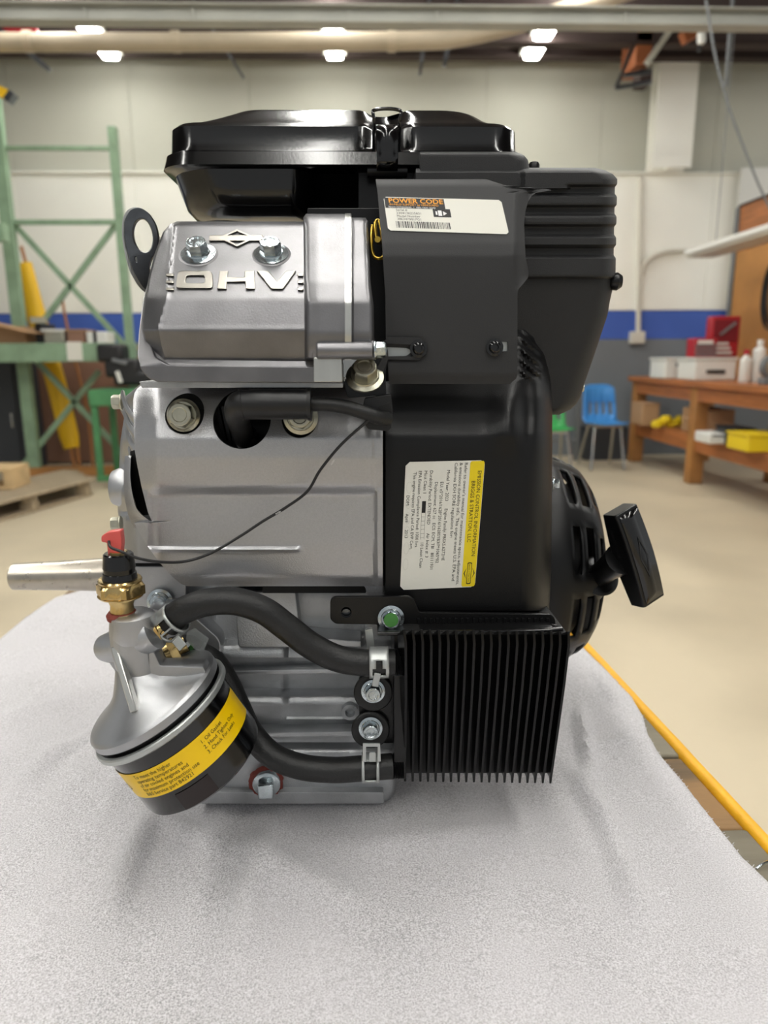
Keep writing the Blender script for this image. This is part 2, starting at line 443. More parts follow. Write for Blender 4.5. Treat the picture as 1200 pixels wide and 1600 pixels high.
joist(-20, 6.3, .12, 'dark roof joist seen above the pale channel beam')
joist(44, 7.2, .10, 'dark roof joist seen between the pale beam and the pipe')
joist(60, 7.7, .14, 'lowest dark roof joist close to the back wall')
# ceiling lamps: three rows running away from the camera
zL = 3.93; ROWX = []
def lamp(px, py, y0, y1, lab, grp=None):
    X = Fz(px, py, zL).x
    t = thing('ceiling_lamp', lab, 'lamp', (X, (y0+y1)/2, zL), grp)
    obj('lamp_case', bar_vf((X, y0, zL+.06), (X, y1, zL+.06), .22, .05), M['lamp_case'], t, bevel=.006)
    obj('lamp_diffuser', bar_vf((X, y0+.03, zL+.01), (X, y1-.03, zL+.01), .15, .05), M['lamp'], t, bevel=.02)
    obj('hanger', bar_vf((X, (y0+y1)/2, zL+.08), (X, (y0+y1)/2, 4.449), .01, .01), M['greyframe'], t)
for (px, py, nm) in ((150, 62, 'leftmost'), (521, 60, 'middle'), (848, 60, 'rightmost')):
    Yn = Fz(px, 94, zL).y
    ROWX.append(Fz(px, py, zL).x); lamp(px, py, Yn - 2.4, Yn, nm + ' lit strip lamp of the three rows under the roof')
for X, ys_ in ((ROWX[0], (-3.2, -.5, 2.2)), (ROWX[1], (-3.2, -.5, 2.2)), (ROWX[2], (-3.2, -.5, 2.2)), (6.2, (2.2, 4.8))):  # first three continue the visible rows; far right row added to brighten the wall
    for y in ys_:
        lamp_x = X
        t = thing('ceiling_lamp', 'strip lamp of the rows overhead and the added far right row, out of the photo frame', 'lamp', (X, y+1.2, zL), 'strip lamps above the camera')
        obj('lamp_case', bar_vf((X, y, zL+.06), (X, y+2.4, zL+.06), .22, .05), M['lamp_case'], t, bevel=.006)
        obj('lamp_diffuser', bar_vf((X, y+.03, zL+.01), (X, y+2.37, zL+.01), .15, .05), M['lamp'], t, bevel=.02)
        obj('hanger', bar_vf((X, y+1.2, zL+.08), (X, y+1.2, 4.449), .01, .01), M['greyframe'], t)
# bits under the roof
t = thing('timber_header', 'rust brown timber block with steel bracket on top of the white column', 'timber', A(1005, 110, 7.2))
p = A(993, 100, 7.2); q = A(1022, 30, 7.2); box('timber', p.x, q.x, 7.2, 7.6, p.z, q.z, M['rust'], t)
obj('bracket', join(bar_vf(A(962, 138, 7.1), A(990, 70, 7.1), .03, .03), bar_vf(A(962, 138, 7.1), A(1018, 128, 7.1), .03, .03), bar_vf(A(975, 118, 7.1), A(1016, 112, 7.1), .04, .03)), M['dark_steel'], t)
p = A(1000, 130, 7.2); q = A(1020, 108, 7.2); box('block', p.x, q.x, 7.2, 7.4, p.z, q.z, M['joist'], t)
o = obj('diagonal_brace', bar_vf(A(1010, 100, 7.175), A(1048, 46, 7.175), .05, .05), M['wall_upper'], None); tag(o, 'pale diagonal brace beside the rust timber on the column', 'brace')
o = obj('roof_timber', bar_vf(A(1066, 60, 7.0), A(1110, 35, 7.0), .1, .1), M['rust']); tag(o, 'dark rust timber right of the column top', 'timber')
t = thing('security_camera', 'small white camera hanging right of the column top', 'camera', A(1096, 66, 6.6))
obj('body', lathe_vf([(0, .02), (.01, .035), (.08, .035), (.1, .02)], A(1096, 50, 6.6), (0, -.2, -1), 16), M['white'], t)
obj('drop_tube', bar_vf(A(1096, 50, 6.6), Vector((A(1096, 50, 6.6).x, 6.6, 4.449)), .02, .02), M['greyframe'], t)
obj('bracket', bar_vf(A(1094, 66, 6.6), A(1092, 80, 6.6), .02, .02), M['dark_steel'], t)
for (a, b_, lab) in (((1100, 0), (1119, 90), 'thin grey cable dropping from the roof beam at the right'), ):
    pass
o = obj('hanging_cable', tube_vf([A(1103, 0, 5.0), A(1118, 90, 5.0), A(1138, 165, 5.0), A(1160, 225, 5.0), A(1186, 290, 5.0), A(1215, 350, 5.0)], .008, 8, 5), M['greyframe']); tag(o, 'long slack grey cable hanging down at the right', 'cable')
o = obj('drop_rod', bar_vf(Vector((A(1139, 50, 6.0).x, 6.0, 4.449)), A(1134, 135, 6.0), .02, .02), M['greyframe']); tag(o, 'dark rod hanging beside the slack cable', 'rod')
for (a, b_, wd, lab) in (((44, 82), (78, 110), .035, 'dark slanting rod below the pipe, far left'), ((352, 76), (381, 122), .02, 'thin dark rod hanging below the pipe above the black air cleaner'),
                    ((662, 70), (656, 118), .025, 'left one of two short dark rods below the pipe'), ((701, 68), (694, 104), .035, 'right one of two short dark rods below the pipe')):
    p = A(*a, 6.3); q = A(*b_, 6.3); p = q + (p-q)*((4.449-q.z)/(p.z-q.z)); o = obj('hanging_rod', bar_vf(p, q, wd, wd), M['dark_steel']); tag(o, lab, 'rod')
t = thing('crane_arm', 'yellow steel arm end with dark tip at the left frame edge', 'crane', A(0, 145, 6.0))
obj('arm', bar_vf(A(-60, 118, 6.0), A(15, 150, 6.0), .07, .07), M['yellow'], t); obj('tip', bar_vf(A(13, 149, 6.0), A(21, 156, 6.0), .08, .08), M['dark_steel'], t)
t = thing('red_beam', 'red roof beam glimpsed above the pipe at upper left', 'beam', A(20, 50, 6.6))
obj('flange', bar_vf(A(-60, 50, 6.6), A(60, 52, 6.6), .06, .05), M['redbox'], t)

# conduit with socket box on the back wall
t = thing('wall_conduit', 'white conduit with curved branch and socket box on the back wall', 'conduit', A(995, 530, WY-.14))
Yc = WY - .15
obj('vertical_pipe', tube_vf([A(1001, 276, Yc), A(997, 520, Yc)], .028, 10, 1), M['conduit'], t)
obj('branch_pipe', tube_vf([A(1003, 430, Yc), A(1006, 415, Yc), A(1022, 400, Yc), A(1045, 393, Yc), A(1072, 392, Yc)], .025, 10, 6), M['conduit'], t)
p = A(984, 537, Yc); q = A(1007, 518, Yc); box('socket_box', p.x, q.x, Yc-.04, WY-.101, p.z, q.z, M['conduit'], t, .01)
# white board at the far right on the wall
p = A(1128, 600, WY-.2); q = A(1330, 262, WY-.2)
t = box('white_board', p.x, q.x, WY-.2, WY-.145, p.z+.3, q.z, M['white'], None); tag(t, 'white board on the back wall behind the pegboard', 'board')

# ---------------- left background ----------------
YR = 7.0
t = thing('storage_rack', 'green steel storage rack with cross bracing at the left', 'rack', Fz(100, 740))
zz = lambda py, Y=YR: A(600, py, Y).z
x2 = A(192, 400, YR).x; x1 = A(18, 400, YR).x
for x, top, w_ in ((x2, zz(200), .07), (x1, zz(150), .11)): box('post', x-w_/2, x+w_/2, YR-.04, YR+.04, 0.001, top, M['rack_green'], t)
for (py, h) in ((233, .035), (347, .045)): z = zz(py); box('crossbar', x1+.055, x2-.035, YR-.02, YR+.02, z-h/2, z+h/2, M['rack_green'], t)
for a, b_ in (((22, 350), (200, 545)), ((182, 350), (62, 510)), ((55, 562), (195, 712)), ((155, 580), (38, 725))):
    obj('brace', bar_vf(A(*a, YR+.03), A(*b_, YR+.03), .03, .05), M['rack_green'], t)
z = zz(547, 6.6); xa = A(-80, 545, 6.6).x; xb = A(212, 545, 6.6).x
box('shelf_beam', xa, xb, 6.58, 6.64, z-.085, z+.08, M['rack_green'], t)
box('shelf_deck', xa, xb, 6.64, 7.3, z+.02, z+.05, M['pallet'], t)
p = A(105, 560, 6.56); q = A(126, 534, 6.56); box('paper_tag', p.x, q.x, 6.565, 6.578, p.z-.02, q.z, M['label_white'], t, .001, 'cream paper tag')
box('post', A(12, 545, 7.0).x-1.2, A(12, 545, 7.0).x-1.12, 6.6, 6.68, 0.001, zz(100), M['rack_green'], t)
zs = z + .05
# second frame to the left: beam at frame edge
o = box('beam_end', A(-40, 360, 6.6).x, A(10, 360, 6.6).x, 6.55, 6.65, A(0, 378, 6.6).z, A(0, 350, 6.6).z, M['rack_green'], t, .006)
# things on the shelf
def carton(name, px0, px1, py0, py1, Y, d, m, lab, cat, bottom=None, flap=None, grp=None, parts=None):
    a = A(px0, py1, Y); b = A(px1, py0, Y); z0 = bottom if bottom is not None else a.z
    t = thing(name, lab, cat, ((a.x+b.x)/2, Y+d/2, z0), grp)
    box('body', a.x, b.x, Y, Y+d, z0, b.z, m, t, .008)
    return t, a, b
t, a, b_ = carton('cardboard_box', -20, 38, 510, 533, 6.7, .28, M['card'], 'open cardboard box with raised flap on the green rack shelf', 'box', zs)
obj('flap', bar_vf((a.x, 6.68, b_.z+.05), (b_.x+.12, 6.66, b_.z-.06), .3, .012, (0, 0, 1)), M['card'], t)
t, a, b_ = carton('parts_tray', 56, 65, 505, 533, 6.78, .3, M['blackstuff'], 'black tray of loose parts beside the open cardboard box', 'tray', zs)
for i in range(5): obj('spool', lathe_vf([(0, .025), (.05, .025)], (a.x+.02+i*.025, 6.72, b_.z), (0, 0, 1), 10), M['zinc_dull'], t)
t, a, b_ = carton('wire_basket', 69, 99, 516, 533, 6.75, .3, M['zinc_dull'], 'pale wire basket of parts on the rack shelf', 'basket', zs)
obj('rim', bar_vf((a.x-.01, 6.74, b_.z), (b_.x+.01, 6.74, b_.z), .02, .02), M['white'], t)
t, a, b_ = carton('brown_carton', 105, 131, 517, 533, 6.75, .3, M['brownboard'], 'low brown carton on the rack shelf', 'box', zs); obj('lid', box_vf(a.x-.01, b_.x+.01, 6.74, 7.06, b_.z, b_.z+.015), M['card'], t)
t, a, b_ = carton('white_bundle', 136, 165, 518, 533, 6.75, .25, M['white'], 'small white bundle at the right end of the rack shelf', 'bundle', zs); obj('strap', box_vf(a.x+.06, a.x+.09, 6.745, 7.005, zs+.001, b_.z+.004), M['blackstuff'], t)
t = thing('dark_machine_cover', 'black crumpled bag behind the yellow sleeve on the rack shelf', 'bag', A(20, 512, 7.1))
V, Fc = lathe_vf([(0, .14), (.05, .17), (.12, .15), (.18, .09), (.2, .02)], (A(15, 512, 7.1).x, 7.17, zs), (0, 0, 1), 20)
obj('bag', ([Vector(v) + Vector((noise.noise(Vector(v)*9)*.05, 0, abs(noise.noise(Vector(v)*7))*.03)) for v in V], Fc), M['blackstuff'], t)
# yellow sleeve with two wooden handles, leaning against the wall
YY = 7.45
t = thing('stretcher_roll', 'long yellow vinyl roll with two wooden handles leaning against the wall', 'roll', Fz(120, 720))
obj('sleeve', tube_vf([A(34, 413, YY), A(58, 500, YY-.05), A(88, 600, YY-.1), A(112, 700, YY-.15)], lambda u: .1 if u < .97 else .08, 12, 5, .6), M['yellow'], t)
for a, b_ in (((18, 385), (28, 420)), ((33, 385), (43, 420))): obj('handle', tube_vf([A(*a, YY), A(*b_, YY)], .018, 8, 1), M['wood_handle'], t)
for a, b_ in (((110, 695), (116, 728)), ((120, 695), (124, 728))): obj('handle', tube_vf([A(*a, YY-.15), A(*b_, YY-.15)], .018, 8, 1), M['wood_handle'], t)
o = obj('broomstick', tube_vf([A(97, 468, 7.5), A(112, 545, 7.5), A(136, 640, 7.45), Fz(146, 735)], .014, 8, 2), M['wood_handle']); tag(o, 'thin brown wooden stick leaning behind the green rack', 'stick')
p = A(32, 738, 7.8); q = A(222, 556, 7.8); o = box('plywood_sheet', p.x, q.x, 7.82, 7.86, .02, q.z, M['brownboard']); tag(o, 'large reddish brown sheet standing against the wall below the rack beam', 'sheet')
p = A(-60, 735, 7.3); q = A(30, 556, 7.3); t = thing('dark_cabinet', 'dark grey cabinet standing at the left frame edge under the rack', 'cabinet', ((p.x+q.x)/2, 7.4, 0))
box('body', p.x, q.x-.03, 7.3, 7.75, 0.001, q.z, M['cabinet'], t, .01); box('door', p.x+.05, q.x-.08, 7.28, 7.3, .08, q.z-.06, M['cabinet'], t, .006); box('handle', q.x-.14, q.x-.12, 7.262, 7.28, .45, .6, M['chrome'], t)
o = box('timber_skid', A(38, 735, 7.2).x, A(225, 735, 7.2).x, 6.95, 7.06, .0, .09, M['benchleg']); tag(o, 'low timber on the floor in front of the reddish sheet', 'timber')
# green cart
YG = 6.3
t = thing('green_cart', 'green steel cart on casters carrying a black machine', 'cart', Fz(180, 755))
xa = A(139, 620, YG).x; xb = xa + .75; zt = A(600, 605, YG).z; zbm = A(600, 742, YG).z
box('deck', xa, xb, YG, YG+.5, zt-.06, zt, M['cart_green'], t); box('edge_rail', xa, xb, YG-.02, YG, zt-.14, zt-.005, M['cart_green'], t, .006)
for x in (xa+.03, xb-.03):
    for y in (YG+.02, YG+.46): box('leg', x-.025, x+.025, y-.02, y+.03, zbm+.02, zt-.06, M['cart_green'], t)
box('lower_rail', xa, xb, YG, YG+.05, zbm-.03, zbm+.02, M['cart_green'], t); box('lower_rail', xa, xb, YG+.45, YG+.5, zbm-.03, zbm+.02, M['cart_green'], t)
for x in (xa+.16, xb-.1):
    for y in (YG+.04, YG+.46):
        obj('caster', lathe_vf([(-.02, .04), (-.02, zbm/2-.03), (.02, zbm/2-.03), (.02, .04)], (x, y, zbm/2-.03), (1, 0, 0), 16), M['zinc_dull'], t)
        box('fork', x-.03, x+.03, y-.02, y+.02, zbm-.06, zbm-.03, M['cart_green'], t)
t = thing('black_machine', 'black engine with a small pale handle sitting on the green cart', 'machine', (A(185, 600, YG).x, YG+.25, zt))
for (px0, px1, py0, py1) in ((152, 190, 537, 566), (165, 215, 560, 590), (178, 240, 580, 603)):
    a = A(px0, py1, YG+.1); b_ = A(px1, py0, YG+.1); box('housing', a.x, b_.x, YG+.08, YG+.38, max(zt+.001, a.z), b_.z, M['blackstuff'], t, .03)
obj('spout', bar_vf(A(183, 580, YG+.05), A(189, 598, YG+.05), .035, .03), M['white'], t, bevel=.005); obj('bracket', bar_vf(A(175, 562, YG+.05), A(198, 568, YG+.05), .03, .03), M['greyframe'], t, bevel=.005)
# pallets
c = Fz(138, 783)
t = thing('pallet', 'grey weathered wooden pallet lying flat on the floor', 'pallet', (c.x-.6, c.y-.3, 0))
a0 = Fz(138, 773); b0 = Fz(2, 812); ax = (Vector((b0.x, b0.y, 0)) - Vector((a0.x, a0.y, 0))).normalized(); sd = Vector((-.55, .83, 0)).normalized()
p0 = Vector((a0.x, a0.y, 0)); L = 1.35; Wd = .62
for i in range(4):
    q = p0 + sd*(i*Wd/3.3); obj('board', bar_vf(q + Vector((0, 0, .135)), q + ax*L + Vector((0, 0, .135)), .16, .02, (0, 0, 1)), M['pallet'], t, bevel=.003)
for k in (.0, .5, 1):
    q = p0 + ax*(.06 + (L-.12)*k); obj('bearer', bar_vf(q + Vector((0, 0, .1)) - sd*.05, q + sd*(Wd+.02) + Vector((0, 0, .1)), .1, .05, (0, 0, 1)), M['pallet'], t, bevel=.003)
for i in (0, 3):
    for k in (0, .5, 1):
        q = p0 + sd*(i*Wd/3.3) + ax*(.06 + (L-.12)*k); obj('block', bar_vf(q + ax*.0 + Vector((0, 0, .001)), q + Vector((0, 0, .075)), .1, .1), M['pallet'], t, bevel=.003)
    q = p0 + sd*(i*Wd/3.3); obj('board', bar_vf(q + Vector((0, 0, .011)), q + ax*L + Vector((0, 0, .011)), .1, .02, (0, 0, 1)), M['pallet'], t, bevel=.003)
a = A(-70, 765, 5.5); b_ = A(22, 730, 5.5)
t = thing('small_pallet', 'fresh pale wood pallet piece resting on the weathered pallet', 'pallet', (b_.x-.2, 5.6, a.z))
zt2 = b_.z; zb2 = .147
box('top_board', a.x, b_.x, 5.45, 5.75, zt2-.03, zt2, M['pallet2'], t); box('bottom_board', a.x, b_.x, 5.45, 5.75, zb2, zb2+.025, M['pallet2'], t)
for x in (b_.x-.07, b_.x-.35): box('block', x-.0, x+.07, 5.45, 5.75, zb2+.025, zt2-.03, M['pallet2'], t)

# ---------------- right background ----------------
bx = Fz(985, 721).x; by1 = 7.62; by0 = 3.9; bz = .90; bx2 = bx + .85
t = thing('workbench', 'long brown wooden workbench with lower shelf along the right', 'workbench', ((bx+bx2)/2, 5.8, 0))
for i in range(4):
    w4 = (bx2-bx+.06)/4; box('top_board', bx-.04+w4*i+.001, bx-.04+w4*(i+1)-.001, by0, by1, bz-.05, bz, M['benchwood'], t)
box('apron', bx, bx+.04, by0, by1-.05, bz-.17, bz-.05, M['benchwood'], t)
for y in (by1-.1, Fz(1072, 755).y, Fz(1194, 812).y):
    for x in (bx, bx2-.12): box('leg', x-.005, x+.115, y-.06, y+.06, 0.001, bz-.17 if x > bx else bz-.0501, M['benchleg'], t, .008)
zsh = .43
box('shelf_rail', bx+.02, bx+.06, by0, by1-.05, zsh-.14, zsh, M['benchwood'], t)
for i in range(3): box('shelf_board', bx+.07+i*.24, bx+.30+i*.24, by0, by1-.05, zsh-.03, zsh, M['benchwood'], t)
# pegboard behind the bench
pX = bx2 + .02; pY = 7.35
zp = A(1110, 322, pY*.995).z
t = thing('pegboard', 'tall orange brown pegboard with dark header standing behind the workbench', 'pegboard', (pX, 5.7, bz))
box('board', pX, pX+.02, by0, pY, bz, zp-.42, M['peg'], t); box('header', pX, pX+.02, by0, pY, zp-.42, zp, M['benchwood'], t, .004)
box('top_trim', pX-.015, pX+.03, by0, pY+.02, zp, zp+.02, M['joist'], t); box('side_trim', pX-.02, pX+.03, pY, pY+.06, bz, zp, M['greyframe'], t)
for y in (6.6, 5.7): box('batten', pX-.02, pX, y, y+.05, zp-.42, zp, M['white'], t)
box('poster', pX-.006, pX-.001, 5.9, 6.25, zp-.33, zp-.12, M['card'], t, .001)
# shelf lamp in front of it
a = A(1068, 398, 7.0); t = thing('bench_lamp', 'long white lamp housing hanging along the workbench', 'lamp', (a.x+.1, 5.6, a.z))
aX = A(1068, 398, 6.9).x
obj('housing', bar_vf((aX+.15, 6.9, a.z), (aX+.15, 4.4, a.z+.0), .30, .05, (0, 0, 1)), M['white'], t, bevel=.01)
obj('reflector', bar_vf((aX+.15, 6.88, a.z-.035), (aX+.15, 4.42, a.z-.035), .24, .02, (0, 0, 1)), M['conduit'], t)
for y in (5.2, 6.6): obj('hanger', tube_vf([(aX+.15, y, a.z+.02), (aX+.15, y, 4.449)], .004, 6, 1), M['greyframe'], t)
# cable coils and tools hanging on the pegboard
for k, (py_, zc, r_, mm, lab) in enumerate(((6.55, 1.65, .13, M['rubber'], 'large loop of dark cable hanging on the pegboard'), (6.2, 1.7, .09, M['dark_steel'], 'smaller loop of grey cable right of the large loop'))):
    t = thing('cable_loop', lab, 'cable', (pX-.05, py_, zc))
    for j in range(3):
        pts = [(pX-.03-.008*j, py_ + (r_+.02*j)*math.sin(th), zc + (r_*1.9+.03*j)*math.cos(th)) for th in [2*math.pi*i/14 for i in range(15)]]
        obj('loop', tube_vf(pts, .009, 6, 3), mm, t)
    obj('hook', tube_vf([(pX-.001, py_, zc+r_*1.95), (pX-.06, py_, zc+r_*1.95)], .006, 6, 1), M['chrome'], t)
for (y, z0_, z1_, wd, mm, lab) in ((5.75, 1.35, 1.75, .03, M['dark_steel'], 'dark long wrench hanging on the pegboard'), (5.55, 1.3, 1.7, .035, M['zinc_dull'], 'pale steel tool hanging on the pegboard'), (5.9, 1.55, 1.72, .06, M['yellowbin'], 'yellow handled cutter hanging on the pegboard'), (5.35, 1.3, 1.6, .04, M['dark_steel'], 'dark tool nearest the right frame edge on the pegboard')):
    t = thing('hand_tool', lab, 'tool', (pX-.02, y, z0_)); obj('shank', bar_vf((pX-.02, y, z0_), (pX-.02, y, z1_), wd, .015), mm, t, bevel=.003); obj('head', lathe_vf([(-.01, .03), (.01, .03)], (pX-.02, y, z1_), (1, 0, 0), 14), mm, t)
# things on the bench
def bitem(name, px0, px1, py0, yn, d, m, lab, cat, z0=bz, x_off=None):
    a = A(px0, 560, yn); b = A(px1, py0, yn); t = thing(name, lab, cat, ((a.x+b.x)/2, yn+d/2, z0))
    box('body', a.x, b.x, yn, yn+d, z0+.001, b.z, m, t, .012); return t, a.x, b.x, b.z
t, xa, xb, zt_ = bitem('white_case', 1040, 1085, 562, 6.7, .35, M['white'], 'white plastic case at the far end of the workbench', 'case'); box('lid', xa-.01, xb+.01, 6.69, 7.06, zt_, zt_+.02, M['white'], t); box('latch', (xa+xb)/2-.04, (xa+xb)/2+.04, 6.685, 6.699, zt_-.06, zt_-.03, M['greyframe'], t)
t, xa, xb, zt_ = bitem('white_crate', 1087, 1152, 562, 6.2, .35, M['white'], 'larger white crate with dark handle in front of the red case', 'crate'); box('handle', xa+.1, xb-.1, 6.185, 6.2, .96, .99, M['blackstuff'], t); box('lid', xa-.01, xb+.01, 6.19, 6.56, zt_, zt_+.02, M['white'], t); zc_ = zt_+.02
a = A(1083, 558, 6.3); b_ = A(1122, 528, 6.3)
t = thing('instrument', 'low red and grey tester box on the white crate', 'instrument', ((a.x+b_.x)/2, 6.4, zc_)); box('body', a.x, b_.x, 6.3, 6.45, zc_+.001, b_.z, M['redbox'], t, .01)
for k in range(3): box('grille', a.x+.01, b_.x-.01, 6.285, 6.3, zc_+.02+k*.035, zc_+.04+k*.035, M['greyframe'], t, .002)
box('name_plate', a.x+.03, b_.x-.04, 6.292, 6.3, b_.z-.05, b_.z-.02, M['white'], t, .002)
a = A(1122, 558, 6.3); b_ = A(1176, 492, 6.3)
t = thing('red_case', 'open dark red tool case standing on the white crate', 'case', ((a.x+b_.x)/2, 6.5, zc_)); box('body', a.x, b_.x, 6.48, 6.58, zc_+.001, b_.z, M['redbox'], t, .015); box('tray', a.x+.03, b_.x-.03, 6.465, 6.48, zc_+.14, b_.z-.03, mat('dark_red_lining', '#7a1420', .7), t)
obj('tool', bar_vf((a.x+.08, 6.455, zc_+.2), (b_.x-.06, 6.455, b_.z-.06), .02, .02), M['greyframe'], t)
for k in range(3): obj('lettering', box_vf(a.x+.03, b_.x-.07-.02*k, 6.455, 6.465, zc_+.03+k*.04, zc_+.05+k*.04), M['white'], t)
for (px, py0, r_, mm, cm, lab) in ((1162, 550, .045, M['white'], M['redbox'], 'white bottle with red cap on the workbench'), (1182, 535, .05, M['white'], M['white'], 'plain white bottle right of the red capped one')):
    yb = 5.7; q = A(px, 600, yb); zt_ = A(px, py0, yb).z
    t = thing('bottle', lab, 'bottle', (q.x, yb, bz)); obj('body', lathe_vf([(0.001, r_*.9), (.01, r_), (zt_-bz-.06, r_), (zt_-bz-.03, r_*.4), (zt_-bz-.02, r_*.4)], (q.x, yb, bz), (0, 0, 1), 20), mm, t); obj('cap', lathe_vf([(zt_-bz-.02, r_*.5), (zt_-bz+.02, r_*.5)], (q.x, yb, bz), (0, 0, 1), 16), cm, t)
t = thing('pump', 'grey round bench grinder at the right frame edge', 'grinder', (A(1205, 600, 5.3).x, 5.3, bz)); q = A(1205, 575, 5.3)
obj('wheel_guard', lathe_vf([(0, .02), (0, .09), (.06, .09), (.06, .02)], (q.x, 5.25, bz+.13), (0, 1, 0), 24), M['greyframe'], t); obj('wheel', lathe_vf([(-.01, .01), (-.01, .07), (0, .07)], (q.x, 5.25, bz+.13), (0, 1, 0), 24), M['zinc_dull'], t); box('base', q.x-.07, q.x+.07, 5.24, 5.34, bz+.001, bz+.05, M['greyframe'], t)
# things on the lower shelf
def sitem(name, px0, px1, py0, yn, d, m, lab, cat):
    return bitem(name, px0, px1, py0, yn, d, m, lab, cat, zsh)
t, xa, xb, zt_ = sitem('brown_carton', 1009, 1032, 632, 7.0, .3, M['card'], 'small brown carton at the far end of the lower shelf', 'box'); box('flap', xa, xb, 6.99, 7.31, zt_, zt_+.012, M['card'], t)
t = thing('yellow_cord_reel', 'heap of bright yellow parts on the lower shelf behind the bench leg', 'heap', (A(1045, 660, 6.9).x, 6.9, zsh))
for k in range(7):
    q = A(1026+k*7.5, 664-(k % 3)*5, 6.8+.03*(k % 2)); obj('piece', lathe_vf([(0, .02), (.01, .05), (.05, .055), (.07, .03)], (q.x, q.y, max(zsh+.002, q.z-.04)), (0, 0, 1), 12), M['yellowbin'], t)
t, xa, xb, zt_ = sitem('cardboard_box', 1106, 1150, 640, 6.1, .4, M['card'], 'taller cardboard box on the lower shelf right of the bench leg', 'box'); box('flap', xa-.06, xa, 6.1, 6.4, zt_-.1, zt_-.085, M['card'], t)
t, xa, xb, zt_ = sitem('white_carton', 1119, 1150, 677, 5.5, .25, M['white'], 'small white carton with grey print on the lower shelf', 'box')
for k in range(2): box('print', xa+.03, xb-.03, 5.493, 5.5, zsh+.06+.04*k, zsh+.075+.04*k, M['greyframe'], t, .001)
t, xa, xb, zt_ = sitem('black_bin', 1160, 1180, 672, 5.35, .3, M['blackstuff'], 'black plastic bin between white carton and yellow bin', 'bin'); box('rim', xa-.008, xb+.008, 5.34, 5.66, zt_, zt_+.015, M['blackstuff'], t)
t, xa, xb, zt_ = sitem('yellow_bin', 1182, 1230, 682, 5.0, .3, M['yellowbin'], 'yellow plastic bin on the lower shelf at the right frame edge', 'bin'); box('rim', xa-.008, xb+.008, 4.99, 5.31, zt_, zt_+.015, M['yellowbin'], t)
# chairs
def chair(px0, px1, pyt, pys, Y, sc, cm, lab, h=.44):
    a = A(px0, pys, Y); b = A(px1, pyt, Y); cx = (a.x+b.x)/2; wd = (b.x-a.x)/2
    t = thing('plastic_chair', lab, 'chair', (cx, Y+.2, 0)); hs = a.z
    V = []; Fc = []; n = 10
    prof = [(Y-.16, hs+.01), (Y-.1, hs), (Y+.1, hs-.01), (Y+.2, hs+.01), (Y+.25, hs+.08), (Y+.28, hs+.2), (Y+.31, b.z-.05), (Y+.32, b.z)]
    for j, (y, z) in enumerate(prof):
        ww = wd*(1.0 if j < 5 else 1-.04*(j-4))
        for i in range(n+1):
            s = -1+2*i/n; V.append((cx+ww*s, y-.04*abs(s)**3*(j > 3), z+.02*abs(s)**3*(j < 4)-(.03*abs(s)**4 if j == 7 else 0)))
    skip = lambda j, i: j in (5,) and i in (2, 4, 5, 7)
    for j in range(len(prof)-1):
        for i in range(n):
            if j == 4 and i in (2, 4, 6, 8): continue
            k = j*(n+1)+i; Fc.append((k, k+1, k+n+2, k+n+1))
    o = obj('shell', (V, Fc), cm, t, 50); solidify(o, .008, 0)
    for sx in (-1, 1):
        obj('leg', tube_vf([(cx+sx*wd*.75, Y-.05, hs-.02), (cx+sx*wd*.95, Y-.12, 0.012)], .013, 8, 1), M['chrome'], t)
        obj('leg', tube_vf([(cx+sx*wd*.75, Y+.15, hs-.02), (cx+sx*wd*.95, Y+.3, 0.012)], .013, 8, 1), M['chrome'], t)
    obj('under_frame', join(bar_vf((cx-wd*.75, Y-.05, hs-.02), (cx+wd*.75, Y-.05, hs-.02), .02, .02), bar_vf((cx-wd*.75, Y+.15, hs-.02), (cx+wd*.75, Y+.15, hs-.02), .02, .02)), M['chrome'], t)
chair(920, 978, 602, 663, 7.0, 1, M['bluechair'], 'blue plastic chair with chrome legs left of the workbench')
chair(828, 894, 640, 672, 6.9, 1, M['greenchair'], 'green plastic chair mostly hidden behind the engine')
# grey steel table behind chairs
t = thing('grey_table', 'dark grey steel stand behind the green and blue chairs', 'stand', (A(930, 700, 7.6).x, 7.6, 0))
p = A(917, 720, 7.55); q = A(985, 668, 7.55)
box('drawer_block', p.x, q.x, 7.6, 7.9, 0.001, q.z, M['cabinet'], t); box('post', p.x-.12, p.x-.07, 7.6, 7.66, .001, q.z+.5, M['greyframe'], t); box('rail', p.x-.5, p.x-.12, 7.6, 7.64, .2, .24, M['greyframe'], t)

# ---------------- work table and cloth ----------------
TZ = .802
e1 = Fz(922, 1006, TZ); e2 = Fz(1198, 1300, TZ)
sl = (e2.x-e1.x)/(e2.y-e1.y)
ex = lambda y: e1.x + (y-e1.y)*sl
TXL = Fz(60, 960, TZ).x + .0
t = thing('work_table', 'wooden plank work table with yellow painted edge under the white cloth', 'table', (0, .55, 0))
ty = [.06 + .0935*i for i in range(11)]
for i, (a, b_) in enumerate(zip(ty, ty[1:])):
    x0 = TXL; V = [(x0, a+.001, TZ-.04), (ex(a)-.012, a+.001, TZ-.04), (ex(b_)-.012, b_-.001, TZ-.04), (x0, b_-.001, TZ-.04)]
    V += [(v[0], v[1], TZ - .0015*(i % 3 == 1)) for v in V]
    obj('plank', (V, [(0, 3, 2, 1), (4, 5, 6, 7), (0, 1, 5, 4), (1, 2, 6, 5), (2, 3, 7, 6), (3, 0, 4, 7)]), M['wood_grey'] if i in (1, 3, 5, 7) else M['wood_brown'], t, bevel=.002)
P = [(ex(y)-.0055, y, TZ-.004 + .0006*noise.noise(Vector((y*30, 0, 0)))) for y in [.06+.935*i/40 for i in range(41)]]
obj('edge_strip', tube_vf(P, .0060, 12, 2), M['nosing'], t, label='yellow painted rounded edge strip')
box('front_rail', TXL+.05, .3, .12, .16, TZ-.14, TZ-.041, M['wood_brown'], t)
